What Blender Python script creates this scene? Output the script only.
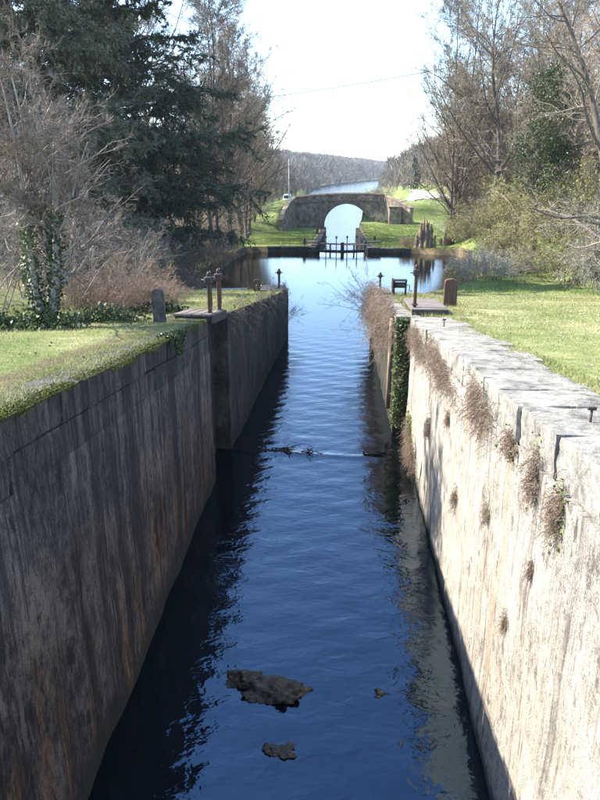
import bpy, bmesh, math, random
import numpy as np
from mathutils import Vector, Matrix

R = math.radians
scene = bpy.context.scene
for _o in list(bpy.data.objects):
    bpy.data.objects.remove(_o)

# ------------------------------------------------------------------ camera, sky, sun, exposure
CAM_H = 7.66
cam_d = bpy.data.cameras.new('camera')
cam = bpy.data.objects.new('camera', cam_d)
scene.collection.objects.link(cam)
cam.location = (0, 0, CAM_H)
cam.rotation_euler = (R(90 - 18.69), 0, R(3.19))
cam_d.sensor_fit = 'HORIZONTAL'
cam_d.sensor_width = 36.0
cam_d.lens = 36.0 * 680 / 600
cam_d.clip_start = 0.05
cam_d.clip_end = 6000
scene.camera = cam

SUN_EL, SUN_AZ = 40.0, 10.0          # sun stands to the left (-X), a little ahead of the camera
sdir = Vector((-math.cos(R(SUN_EL)) * math.cos(R(SUN_AZ)), math.cos(R(SUN_EL)) * math.sin(R(SUN_AZ)), math.sin(R(SUN_EL))))
world = bpy.data.worlds.new('World')
scene.world = world
world.use_nodes = True
wn = world.node_tree
sky = wn.nodes.new('ShaderNodeTexSky')
sky.sky_type = 'NISHITA'
sky.sun_disc = False
sky.sun_elevation = R(SUN_EL)
sky.sun_rotation = math.atan2(sdir.x, sdir.y)
sky.altitude = 200
sky.air_density = 1.0
sky.dust_density = 0.6
sky.ozone_density = 3.5
bg = wn.nodes['Background']
wn.links.new(sky.outputs[0], bg.inputs[0])
bg.inputs[1].default_value = 0.15

sun_d = bpy.data.lights.new('sun', 'SUN')
sun_d.energy = 4.0
sun_d.angle = R(0.53)
sun_d.color = (1.0, 0.95, 0.87)
sun = bpy.data.objects.new('sun', sun_d)
scene.collection.objects.link(sun)
sun.rotation_euler = (-sdir).to_track_quat('-Z', 'Y').to_euler()
sun.location = (-30, 10, 40)

vs = scene.view_settings
vs.view_transform = 'Standard'
vs.look = 'None'
vs.gamma = 1.0
vs.use_curve_mapping = False
vs.exposure = 1.95
scene.cycles.use_denoising = True
scene.cycles.max_bounces = 6
scene.cycles.diffuse_bounces = 3
scene.cycles.glossy_bounces = 3
scene.cycles.transparent_max_bounces = 4

COL = scene.collection
rng = np.random.default_rng(11)
random.seed(5)

# ------------------------------------------------------------------ small helpers
def tag(o, label=None, cat=None, group=None, kind=None):
    if label: o['label'] = label
    if cat: o['category'] = cat
    if group: o['group'] = group
    if kind: o['kind'] = kind
    return o

def empty(name, loc=(0, 0, 0), rz=0.0):
    o = bpy.data.objects.new(name, None)
    COL.objects.link(o)
    o.empty_display_size = 0.2
    o.location = loc
    o.rotation_euler = (0, 0, rz)
    return o

def link(name, me, mat=None, parent=None):
    o = bpy.data.objects.new(name, me)
    COL.objects.link(o)
    if mat and not me.materials:
        me.materials.append(mat)
    if parent:
        o.parent = parent
    return o

def mesh_np(name, V, Q=None, T=None, mat=None, smooth=False):
    V = np.asarray(V, dtype=np.float32).reshape(-1, 3)
    nq = 0 if Q is None else len(Q)
    nt = 0 if T is None else len(T)
    parts, starts, totals, p = [], [], [], 0
    if nq:
        parts.append(np.asarray(Q, np.int32).reshape(-1))
        starts.append(np.arange(nq) * 4); totals.append(np.full(nq, 4)); p = nq * 4
    if nt:
        parts.append(np.asarray(T, np.int32).reshape(-1))
        starts.append(p + np.arange(nt) * 3); totals.append(np.full(nt, 3))
    me = bpy.data.meshes.new(name)
    me.vertices.add(len(V)); me.vertices.foreach_set('co', V.reshape(-1))
    loops = np.concatenate(parts)
    me.loops.add(len(loops)); me.loops.foreach_set('vertex_index', loops)
    me.polygons.add(nq + nt)
    me.polygons.foreach_set('loop_start', np.concatenate(starts).astype(np.int32))
    me.polygons.foreach_set('loop_total', np.concatenate(totals).astype(np.int32))
    if smooth:
        me.polygons.foreach_set('use_smooth', np.ones(nq + nt, dtype=bool))
    me.update(calc_edges=True)
    if mat: me.materials.append(mat)
    return me

class Acc:
    """collects vertices, quads and triangles for one mesh"""
    def __init__(s): s.V, s.Q, s.T, s.n = [], [], [], 0
    def add(s, V, Q=None, T=None):
        V = np.asarray(V, np.float32).reshape(-1, 3)
        s.V.append(V)
        if Q is not None and len(Q): s.Q.append(np.asarray(Q, np.int64) + s.n)
        if T is not None and len(T): s.T.append(np.asarray(T, np.int64) + s.n)
        s.n += len(V)
    def mesh(s, name, mat=None, smooth=False):
        return mesh_np(name, np.concatenate(s.V), np.concatenate(s.Q) if s.Q else None,
                       np.concatenate(s.T) if s.T else None, mat, smooth)

def bm_obj(name, bm, mat=None, parent=None, smooth=False):
    me = bpy.data.meshes.new(name)
    bm.to_mesh(me); bm.free()
    if smooth:
        for p in me.polygons: p.use_smooth = True
    return link(name, me, mat, parent)

def bm_box(bm, lo, hi, bevel=0.0, jit=0.0, seg=1):
    """bevelled box into bm"""
    c = [(a + b) / 2 for a, b in zip(lo, hi)]
    s = [abs(b - a) for a, b in zip(lo, hi)]
    t = bmesh.new()
    bmesh.ops.create_cube(t, size=1.0)
    for v in t.verts: v.co = Vector((v.co.x * s[0], v.co.y * s[1], v.co.z * s[2]))
    if bevel: bmesh.ops.bevel(t, geom=list(t.edges), offset=bevel, segments=seg, affect='EDGES', profile=0.6)
    for v in t.verts:
        v.co += Vector(c) + Vector((random.uniform(-jit, jit), random.uniform(-jit, jit), random.uniform(-jit, jit)))
    me = bpy.data.meshes.new('tmp'); t.to_mesh(me); t.free()
    bm.from_mesh(me); bpy.data.meshes.remove(me)

def box(name, lo, hi, mat, parent=None, bevel=0.01, jit=0.0):
    bm = bmesh.new(); bm_box(bm, lo, hi, bevel, jit)
    return bm_obj(name, bm, mat, parent)

def bm_tube(bm, pts, rad, nside=8, cap=True):
    """tube through pts with radius list"""
    pts = [Vector(p) for p in pts]
    if not hasattr(rad, '__len__'): rad = [rad] * len(pts)
    rings = []
    for i, p in enumerate(pts):
        a = pts[max(0, i - 1)]; b = pts[min(len(pts) - 1, i + 1)]
        t = (b - a).normalized()
        u = t.cross(Vector((0.31, 0.9, 0.17))); u = u.normalized() if u.length > 1e-4 else t.orthogonal().normalized()
        w = t.cross(u)
        rings.append([bm.verts.new(p + (u * math.cos(k * 2 * math.pi / nside) + w * math.sin(k * 2 * math.pi / nside)) * rad[i]) for k in range(nside)])
    for a, b in zip(rings[:-1], rings[1:]):
        for k in range(nside):
            bm.faces.new((a[k], a[(k + 1) % nside], b[(k + 1) % nside], b[k]))
    if cap:
        bm.faces.new(rings[0][::-1]); bm.faces.new(rings[-1])

def tube(name, pts, rad, mat, parent=None, nside=8, smooth=True):
    bm = bmesh.new(); bm_tube(bm, pts, rad, nside)
    return bm_obj(name, bm, mat, parent, smooth)

def copy_thing(root, loc, rz=0.0, scale=1.0, label=None):
    c = root.copy(); COL.objects.link(c)
    c.location = loc; c.rotation_euler = (root.rotation_euler.x, root.rotation_euler.y, rz)
    c.scale = (scale,) * 3 if not hasattr(scale, '__len__') else scale
    if label: c['label'] = label
    for ch in list(root.children):
        d = ch.copy(); COL.objects.link(d); d.parent = c
        for g in list(ch.children):
            e = g.copy(); COL.objects.link(e); e.parent = d
    return c

# value noise used for shapes
_perm = np.random.default_rng(3).random((64, 64, 64)).astype(np.float32)
def vnoise(x, y, z=0.0):
    x, y, z = np.broadcast_arrays(np.asarray(x, float), np.asarray(y, float), np.asarray(z, float))
    xi, yi, zi = np.floor(x).astype(int), np.floor(y).astype(int), np.floor(z).astype(int)
    fx, fy, fz = x - xi, y - yi, z - zi
    fx, fy, fz = fx * fx * (3 - 2 * fx), fy * fy * (3 - 2 * fy), fz * fz * (3 - 2 * fz)
    g = lambda a, b, c: _perm[(xi + a) & 63, (yi + b) & 63, (zi + c) & 63]
    l = lambda a, b, t: a + (b - a) * t
    return l(l(l(g(0,0,0), g(1,0,0), fx), l(g(0,1,0), g(1,1,0), fx), fy), l(l(g(0,0,1), g(1,0,1), fx), l(g(0,1,1), g(1,1,1), fx), fy), fz) * 2 - 1
def fbm(x, y, z=0.0, o=4):
    s, a, f = 0.0, 0.5, 1.0
    for _ in range(o):
        s = s + a * vnoise(np.asarray(x) * f + 7.3 * _, np.asarray(y) * f + 3.1 * _, np.asarray(z) * f); a *= 0.5; f *= 2.03
    return s

# ------------------------------------------------------------------ materials
class NT:
    def __init__(s, name):
        s.m = bpy.data.materials.new(name); s.m.use_nodes = True
        s.t = s.m.node_tree; s.b = s.t.nodes['Principled BSDF']; s.out = s.t.nodes['Material Output']
        s.geo = s.n('ShaderNodeNewGeometry'); s.pos = s.geo.outputs['Position']
    def n(s, typ, **kw):
        x = s.t.nodes.new(typ)
        for k, v in kw.items(): setattr(x, k, v)
        return x
    def l(s, a, b): s.t.links.new(a, b)
    def scale(s, vec, src=None):
        m = s.n('ShaderNodeMapping'); m.inputs['Scale'].default_value = vec
        s.l(src or s.pos, m.inputs['Vector']); return m.outputs[0]
    def noise(s, scale, vec=None, detail=4, rough=0.55, dist=0.0):
        x = s.n('ShaderNodeTexNoise'); x.inputs['Scale'].default_value = scale
        x.inputs['Detail'].default_value = detail; x.inputs['Roughness'].default_value = rough
        x.inputs['Distortion'].default_value = dist
        s.l(vec or s.pos, x.inputs['Vector']); return x.outputs['Fac']
    def ramp(s, fac, stops):
        x = s.n('ShaderNodeValToRGB'); e = x.color_ramp.elements
        while len(e) < len(stops): e.new(0.5)
        for i, (p, c) in enumerate(stops):
            e[i].position = p; e[i].color = (*c, 1) if len(c) == 3 else c
        s.l(fac, x.inputs[0]); return x.outputs[0]
    def step(s, fac, a, b):
        x = s.n('ShaderNodeMapRange'); x.interpolation_type = 'SMOOTHSTEP'
        x.inputs[1].default_value = a; x.inputs[2].default_value = b
        s.l(fac, x.inputs[0]); return x.outputs[0]
    def mix(s, f, a, b, mode='MIX'):
        x = s.n('ShaderNodeMix'); x.data_type = 'RGBA'; x.blend_type = mode
        for v, i in ((f, 0), (a, 6), (b, 7)):
            if isinstance(v, (tuple, list)): x.inputs[i].default_value = (*v, 1) if len(v) == 3 else v
            elif isinstance(v, (int, float)): x.inputs[i].default_value = v
            else: s.l(v, x.inputs[i])
        return x.outputs[2]
    def math(s, op, a, b=0.0, clamp=False):
        x = s.n('ShaderNodeMath'); x.operation = op; x.use_clamp = clamp
        for v, i in ((a, 0), (b, 1)):
            if isinstance(v, (int, float)): x.inputs[i].default_value = v
            else: s.l(v, x.inputs[i])
        return x.outputs[0]
    def xyz(s):
        x = s.n('ShaderNodeSeparateXYZ'); s.l(s.pos, x.inputs[0]); return x.outputs
    def base(s, c):
        if isinstance(c, tuple): s.b.inputs['Base Color'].default_value = (*c, 1)
        else: s.l(c, s.b.inputs['Base Color'])
    def rough(s, v):
        if isinstance(v, (int, float)): s.b.inputs['Roughness'].default_value = v
        else: s.l(v, s.b.inputs['Roughness'])
    def bump(s, h, strength, dist=0.02):
        x = s.n('ShaderNodeBump'); x.inputs['Strength'].default_value = strength; x.inputs['Distance'].default_value = dist
        s.l(h, x.inputs['Height']); s.l(x.outputs[0], s.b.inputs['Normal'])

def m_plain(name, c1, c2, scale=6.0, rough=0.85, bump=0.3, stretch=None, c3=None):
    t = NT(name)
    v = t.scale(stretch) if stretch else None
    f = t.noise(scale, v, 5, 0.6)
    stops = [(0.32, c1), (0.68, c2)] if c3 is None else [(0.3, c1), (0.5, c2), (0.72, c3)]
    t.base(t.ramp(f, stops)); t.rough(rough)
    t.bump(t.noise(scale * 5, v, 4), bump, 0.01)
    return t.m

def m_leaf(name, c1, c2, trans=0.25, rough=0.6, patch=0.5, c3=None, objvar=0.0):
    """small leaf, blade and twig faces: colour changes from piece to piece and from patch to patch"""
    t = NT(name)
    rnd = t.geo.outputs['Random Per Island']
    f = t.noise(patch, None, 3)
    f = t.math('ADD', t.math('MULTIPLY', f, 0.75), t.math('MULTIPLY', rnd, 0.5))
    stops = [(0.35, c1), (0.8, c2)] if c3 is None else [(0.3, c1), (0.6, c2), (0.85, c3)]
    c = t.ramp(f, stops)
    if objvar:
        oi = t.n('ShaderNodeObjectInfo')
        h = t.n('ShaderNodeHueSaturation')
        t.l(t.math('ADD', t.math('MULTIPLY', oi.outputs['Random'], objvar * 2), 1 - objvar), h.inputs['Value'])
        t.l(t.math('ADD', t.math('MULTIPLY', oi.outputs['Random'], -objvar * .12), 0.5 + objvar * .06), h.inputs['Hue'])
        t.l(c, h.inputs['Color']); c = h.outputs[0]
    t.base(c); t.rough(rough)
    t.b.inputs['Specular IOR Level'].default_value = 0.3
    if trans:
        tr = t.n('ShaderNodeBsdfTranslucent'); t.l(c, tr.inputs[0])
        mx = t.n('ShaderNodeMixShader'); mx.inputs[0].default_value = trans
        t.l(t.b.outputs[0], mx.inputs[1]); t.l(tr.outputs[0], mx.inputs[2]); t.l(mx.outputs[0], t.out.inputs[0])
    return t.m

def m_wall(name, pale, mid, dark, ochre, ochre_amt, dark_amt, algae_h, lo_ochre=False):
    t = NT(name)
    X, Y, Z = t.xyz()
    mot = t.noise(6.5, t.scale((1, 1, .6)), 6, 0.72)                      # mottling
    brk_in = lambda a, k: t.math('ADD', t.math('MULTIPLY', a, 1 - k), t.math('MULTIPLY', mot, k))
    st = brk_in(t.noise(1.0, t.scale((.3, 2.6, 0.10)), 6, 0.66), .25)                 # wide run-off streaks
    st2 = brk_in(t.noise(1.0, t.scale((.6, 12, 0.4)), 5, 0.65), .28)                  # narrow streaks
    st3 = t.noise(1.0, t.scale((1.5, 30, 2.6)), 4, 0.65)                   # hair-thin streaks
    brk = t.noise(1.1, t.scale((1, 1, .7)), 5, 0.65)                      # breaks the streaks up
    pt = t.noise(0.7, None, 6, 0.68)
    fine = t.noise(45, None, 5, 0.75)
    f = t.math('ADD', t.math('MULTIPLY', pt, .35), t.math('ADD', t.math('MULTIPLY', mot, .4), t.math('MULTIPLY', fine, .25)))
    c = t.ramp(f, [(0.41, dark), (0.47, mid), (0.57, pale)])
    oc = t.step(t.math('ADD', t.math('MULTIPLY', t.noise(1.0, t.scale((.4, 2.2, .22)), 5, .6), .6), t.math('MULTIPLY', mot, .4)), 0.60 - ochre_amt, 0.74 - ochre_amt)
    if lo_ochre:
        oc = t.math('MULTIPLY', oc, t.step(Z, 3.9, 1.2), True)
    c = t.mix(t.math('MULTIPLY', oc, .75), c, ochre)
    lt = t.math('MULTIPLY', t.step(st2, .50, .57), t.step(brk, .46, .56))  # pale lime runs
    c = t.mix(t.math('MULTIPLY', lt, .6), c, pale)
    c = t.mix(t.math('MULTIPLY', t.math('MULTIPLY', t.step(st, .60 - dark_amt, .66 - dark_amt), t.step(mot, .36, .50)), .85), c, dark)
    c = t.mix(t.math('MULTIPLY', t.math('MULTIPLY', t.step(st2, .57 - dark_amt * .6, .63 - dark_amt * .6), t.step(brk, .60, .46)), .75), c, dark)
    c = t.mix(t.math('MULTIPLY', t.step(st3, .55, .62), .45), c, dark)
    c = t.mix(t.math('MULTIPLY', t.step(t.noise(16, None, 4, .7), .60, .64), .6), c, dark)
    sp = t.step(t.noise(4.2, t.scale((1, 1, .4)), 4, .6), .67 - dark_amt * .4, .71 - dark_amt * .4)
    c = t.mix(t.math('MULTIPLY', sp, .8), c, (dark[0] * .6, dark[1] * .55, dark[2] * .45))
    zz = t.math('ADD', Z, t.math('MULTIPLY', t.math('SUBTRACT', t.math('ADD', t.math('MULTIPLY', brk, .5), t.math('MULTIPLY', mot, .5)), .5), -algae_h * 7))
    c = t.mix(t.math('MULTIPLY', t.step(zz, algae_h * 1.25, algae_h * .35), .88), c, (.018, .017, .011))
    c = t.mix(t.math('MULTIPLY', t.step(t.math('ADD', Z, t.math('MULTIPLY', mot, -.5)), .12, -.12), .45), c, (.03, .038, .014))
    grit = t.ramp(t.noise(70, None, 4, .8), [(.36, (.45, .45, .45)), (.5, (1, 1, 1)), (.66, (1.5, 1.45, 1.4))])
    c = t.mix(.75, c, grit, 'MULTIPLY')
    t.base(c); t.rough(.9)
    h = t.math('ADD', t.math('MULTIPLY', fine, .6), t.math('ADD', t.math('MULTIPLY', mot, 1.3), t.math('MULTIPLY', st2, .4)))
    t.bump(h, .9, .06)
    return t.m

def m_coping(name, dark, mid, pale):
    t = NT(name)
    a = t.noise(2.2, None, 6, .7); b = t.noise(11, None, 6, .75); c_ = t.noise(55, None, 4, .75)
    f = t.math('ADD', t.math('MULTIPLY', a, .45), t.math('ADD', t.math('MULTIPLY', b, .33), t.math('MULTIPLY', c_, .22)))
    c = t.ramp(f, [(.39, dark), (.46, mid), (.55, pale)])
    c = t.mix(t.math('MULTIPLY', t.step(t.noise(5, None, 5, .7), .60, .68), .5), c, (.16, .135, .07))
    t.base(c); t.rough(.92)
    t.bump(t.math('ADD', b, t.math('MULTIPLY', c_, .6)), .8, .04)
    return t.m

M = {}
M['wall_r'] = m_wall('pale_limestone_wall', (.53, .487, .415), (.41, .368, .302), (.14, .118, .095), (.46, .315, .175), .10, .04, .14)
M['wall_l'] = m_wall('stained_shade_toned_limestone_wall', (.22, .185, .15), (.060, .051, .043), (.007, .0065, .006), (.25, .125, .05), .13, .10, .62, True)  # same stone as the right wall; palette darkened for shade besides its stains
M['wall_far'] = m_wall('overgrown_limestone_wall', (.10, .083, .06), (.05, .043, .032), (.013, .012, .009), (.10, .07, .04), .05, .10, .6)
M['coping_r'] = m_coping('weathered_coping_stone', (.05, .046, .040), (.19, .173, .145), (.36, .33, .272))
M['coping_l'] = m_wall('mossy_coping_stone', (.17, .15, .125), (.055, .049, .041), (.009, .0085, .007), (.085, .085, .025), .04, .12, .08)
M['bridge'] = m_plain('brown_bridge_masonry', (.06, .045, .034), (.21, .165, .12), 1.5, .95, .8, None, (.40, .33, .25))
M['bridge_stone'] = m_plain('dressed_bridge_stone', (.10, .076, .055), (.27, .215, .155), 1.6, .95, .5)
M['wood_brown'] = m_plain('red_brown_timber', (.045, .022, .014), (.13, .068, .042), 3, .8, .5, (6, 6, .6))
M['wood_grey'] = m_plain('weathered_grey_planks', (.10, .078, .062), (.22, .178, .145), 3, .85, .4, (.8, 7, 7))
M['wood_dark'] = m_plain('dark_wet_timber', (.02, .017, .014), (.06, .05, .04), 3, .7, .4, (4, 4, .6))
M['wood_pale'] = m_plain('pale_driftwood', (.12, .078, .048), (.40, .30, .20), 4, .9, .5, (5, 5, .7))
M['iron'] = m_plain('dark_rusty_iron', (.012, .011, .011), (.06, .035, .025), 9, .6, .3)
M['rust'] = m_plain('brown_rusted_iron', (.04, .02, .012), (.12, .06, .035), 7, .75, .4)
M['rock'] = m_plain('wet_brown_rock', (.004, .004, .0025), (.03, .024, .013), 14, .55, 1.0, None, (.11, .085, .045))
M['bollard_stone'] = m_plain('lichened_bollard_stone', (.04, .032, .027), (.13, .105, .085), 6, .9, .5)
M['road'] = m_plain('pale_gravel', (.32, .29, .25), (.44, .41, .36), 1.2, .95, .3)
M['bark'] = m_plain('grey_brown_bark', (.055, .043, .034), (.18, .145, .115), 4, .9, .6, (3, 3, .8))
M['bark_pale'] = m_plain('pale_grey_bark', (.13, .11, .088), (.38, .335, .28), 6, .9, .5, (3, 3, .8))
M['twig'] = m_leaf('bare_twigs', (.125, .10, .07), (.37, .305, .215), 0.0, .8, .4, None, .3)
M['twig_pale'] = m_leaf('pale_bare_twigs', (.07, .052, .042), (.29, .235, .19), 0.0, .8, .6)
M['twig_green'] = m_leaf('budding_twigs', (.17, .15, .075), (.42, .38, .20), 0.2, .8, .4, None, .25)
M['twig_grey'] = m_leaf('silver_grey_twigs', (.17, .155, .115), (.42, .40, .31), 0.1, .8, .6)
M['bramble'] = m_leaf('dry_bramble_stems', (.13, .085, .06), (.42, .30, .21), 0.1, .8, .9)
M['cedar'] = m_leaf('blue_green_needles', (.02, .033, .019), (.10, .122, .068), 0.12, .7, .25)
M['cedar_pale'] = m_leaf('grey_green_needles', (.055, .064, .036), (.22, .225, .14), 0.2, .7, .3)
M['ivy'] = m_leaf('glossy_ivy_leaves', (.014, .028, .010), (.075, .105, .035), 0.15, .45, .8)
M['ivy_pale'] = m_leaf('pale_wall_ivy', (.035, .06, .02), (.17, .21, .09), 0.2, .4, 1.5)
M['dry'] = m_leaf('dry_brown_stalks', (.11, .075, .052), (.34, .255, .185), 0.15, .85, 2.0)
M['green_weed'] = m_leaf('green_weed_leaves', (.06, .10, .02), (.17, .24, .05), 0.25, .6, 2.0)
M['bud_leaf'] = m_leaf('yellow_green_buds', (.13, .14, .04), (.34, .33, .12), 0.3, .7, .8)
M['moss'] = m_leaf('yellow_green_moss', (.03, .036, .008), (.13, .14, .025), 0.1, .9, 2.0)
M['grass'] = m_leaf('short_grass_blades', (.12, .15, .036), (.27, .285, .10), 0.3, .7, .55, (.46, .41, .21))
M['grass_lush'] = m_leaf('lush_grass_blades', (.09, .14, .026), (.225, .275, .07), 0.3, .7, .5)
M['daisy'] = m_plain('white_daisy_petals', (.75, .75, .72), (.85, .85, .82), 5, .8, 0.0)
M['bud'] = m_plain('brown_leaf_litter', (.05, .035, .022), (.16, .11, .07), 9, .95, .4)
M['van_paint'] = m_plain('pale_blue_van_paint', (.50, .60, .68), (.56, .66, .74), 1, .35, 0.0)
M['glass'] = m_plain('dark_van_glass', (.02, .035, .045), (.03, .05, .06), 1, .08, 0.0)
M['tyre'] = m_plain('black_tyre_rubber', (.012, .012, .012), (.02, .02, .02), 5, .8, 0.0)
M['lamp'] = m_plain('clear_headlamp', (.7, .7, .68), (.8, .8, .78), 1, .2, 0.0)
M['pole'] = m_plain('pale_concrete_pole', (.38, .36, .33), (.5, .48, .45), 3, .9, .2)
M['boat'] = m_plain('weathered_white_boat_paint', (.45, .47, .48), (.62, .64, .64), 4, .6, .2)

# ground: grass, worn soil and leaf litter, sorted by the two painted masks
def m_ground():
    t = NT('grass_and_soil')
    a = t.n('ShaderNodeAttribute'); a.attribute_name = 'litter'
    b = t.n('ShaderNodeAttribute'); b.attribute_name = 'lush'
    n1 = t.noise(.35, None, 5, .6); n2 = t.noise(3.5, None, 5, .65); n3 = t.noise(25, None, 4, .7)
    f = t.math('ADD', t.math('MULTIPLY', n1, .5), t.math('ADD', t.math('MULTIPLY', n2, .3), t.math('MULTIPLY', n3, .2)))
    g = t.ramp(f, [(.40, (.11, .14, .038)), (.5, (.21, .22, .085)), (.58, (.34, .30, .16))])
    g2 = t.ramp(f, [(.38, (.095, .135, .032)), (.62, (.21, .245, .08))])
    d = t.ramp(f, [(.36, (.05, .038, .022)), (.5, (.115, .088, .05)), (.64, (.19, .155, .085))])
    lf = t.math('ADD', a.outputs['Fac'], t.math('MULTIPLY', t.math('SUBTRACT', n2, .5), .9))
    c = t.mix(b.outputs['Fac'], g, g2)
    c = t.mix(t.step(lf, .35, .65), c, d)
    t.base(c); t.rough(.95)
    t.b.inputs['Specular IOR Level'].default_value = .15
    t.bump(t.math('ADD', n2, n3), .6, .05)
    return t.m
M['ground'] = m_ground()

def m_water(name, near_bump, far_bump, tint, far_rough):
    t = NT(name)
    X, Y, Z = t.xyz()
    t.base(tint)
    t.b.inputs['IOR'].default_value = 1.85
    t.b.inputs['Specular IOR Level'].default_value = .5
    t.b.inputs['Specular Tint'].default_value = (.40, .68, 1, 1)
    w = t.noise(1.0, t.scale((2.6, 4.2, 1)), 3, .5, .6)
    w2 = t.noise(1.0, t.scale((9, 14, 1)), 2, .5, .4)
    h = t.math('ADD', w, t.math('MULTIPLY', w2, .22))
    def along(a, b):
        k = t.n('ShaderNodeMapRange'); t.l(Y, k.inputs[0])
        for q, v in zip((1, 2, 3, 4), (20, 45, a, b)): k.inputs[q].default_value = v
        return k.outputs[0]
    t.rough(along(.03, far_rough))
    x = t.n('ShaderNodeBump'); x.inputs['Distance'].default_value = .06
    t.l(along(near_bump, far_bump), x.inputs['Strength']); t.l(h, x.inputs['Height']); t.l(x.outputs[0], t.b.inputs['Normal'])
    return t.m
M['water'] = m_water('still_dark_water', .27, .08, (.002, .003, .004), .03)
M['canal_water'] = m_water('open_canal_water', .5, .6, (.012, .022, .04), .1)

# ------------------------------------------------------------------ lie of the land
def ip(tbl):
    a = np.array(tbl, float)
    return lambda y: np.interp(y, a[:, 0], a[:, 1])
XL = ip([(-60,-3.1),(18.05,-3.1),(18.4,-2.96),(33,-2.42),(34.2,-3.5),(36,-7),(40,-8.6),(50,-9),(60,-9),(66.5,-8.2),(68,-5),(68.4,-2.1),
         (112,-2.1),(118,-4.5),(130,-6.5),(220,-9),(330,-15),(418,-17),(550,-4),(704,22),(913,67),(1100,104),(1650,220)])
XR = ip([(-60,2.09),(19.55,2.09),(19.95,1.7),(33,1.6),(34.2,2.6),(36,3.6),(38,4.5),(42,6.5),(46,9),(50,11),(55,12),(60,11.5),(66,10.5),(67.5,6),(68.4,2.7),
         (112,2.7),(118,4.2),(145,6.2),(220,8.8),(319,9),(390,20),(433,28),(600,57),(770,93),(990,143),(1650,286)])
ZL = ip([(-60,6.3),(0,6.15),(17,4.1),(33,2.12),(36,1.35),(40,1.0),(68,.6),(80,-.1),(105,-1.05),(120,-1.2),(150,-.3),(165,.45),(220,-.5),(330,-2),(4000,-2)])
ZR = ip([(-60,6.1),(0,5.96),(33,2.0),(37,1.25),(42,1.0),(68,.5),(80,0),(100,-.55),(109,-.4),(113.2,-.2),(115,2.5),(118,2.8),(180,2.9),(230,1.5),(330,-2),(4000,-2)])
XHL = ip([(-60,-9.5),(30,-9),(45,-13),(70,-13),(100,-15),(200,-18),(300,-20),(418,-21),(550,-8),(704,17),(913,56),(1100,92),(4000,690)])   # foot of the left slope
XHR = ip([(-60,22),(30,19),(38,17),(44,14.5),(55,13),(66,10.8),(80,12.5),(106,15.5),(116,20.5),(170,22.5),(230,18),(319,15),(390,22),(600,57),(770,100),(990,155),(1650,300),(4000,820)])
SLL = ip([(-60,.14),(40,.2),(80,.28),(300,.4),(4000,.4)])
SLR = ip([(-60,.3),(30,.45),(44,.62),(90,.6),(300,.4),(4000,.4)])
def water_z(Y): return np.where(np.asarray(Y) < 69.0, 0.0, -3.2)

def ground_z(X, Y):
    X = np.asarray(X, float); Y = np.asarray(Y, float)
    xl, xr = XL(Y), XR(Y)
    mid = (xl + xr) / 2
    left = X < mid
    d = np.where(left, xl - X, X - xr)                       # metres back from the water's edge
    zb = np.where(left, ZL(Y), ZR(Y))
    wz = water_z(Y)
    low = wz + .55 + np.maximum(d - .5, 0) * .7
    zb = np.where(Y > 119, np.minimum(zb, low), zb)
    hl = np.maximum(XHL(Y) - X, 0); hr = np.maximum(X - XHR(Y), 0)
    zb = zb + np.where(left, 16 * (1 - np.exp(-SLL(Y) * hl / 16)), 22 * (1 - np.exp(-SLR(Y) * hr / 22)))
    # road embankment left of the bridge
    e = np.interp(X, [-30, -18, -9, -6.9], [.5, 2.0, 4.2, 4.6]) * np.clip(1 - np.maximum(np.abs(Y - 116) - 2.6, 0) / np.interp(X, [-16, -9.3, -7.4], [20, 12, 1.2]), 0, 1)
    e = e * np.clip((-6.9 - X) / .5, 0, 1)
    zb = zb + np.where(left & (Y > 80) & (Y < 150), e, 0)
    far = np.clip((d - .6) / 3, 0, 1)
    zb = zb + far * .10 * fbm(X * .35, Y * .35, 0, 3)
    lockside = (Y < 33) | ((Y > 68.4) & (Y < 116))
    edge = np.where(lockside, .52, .3 + .5 * (fbm(X * .7 + 9, Y * .7, 0, 3) + .3))
    return np.where(d < edge, wz - 1.2, zb)

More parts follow.
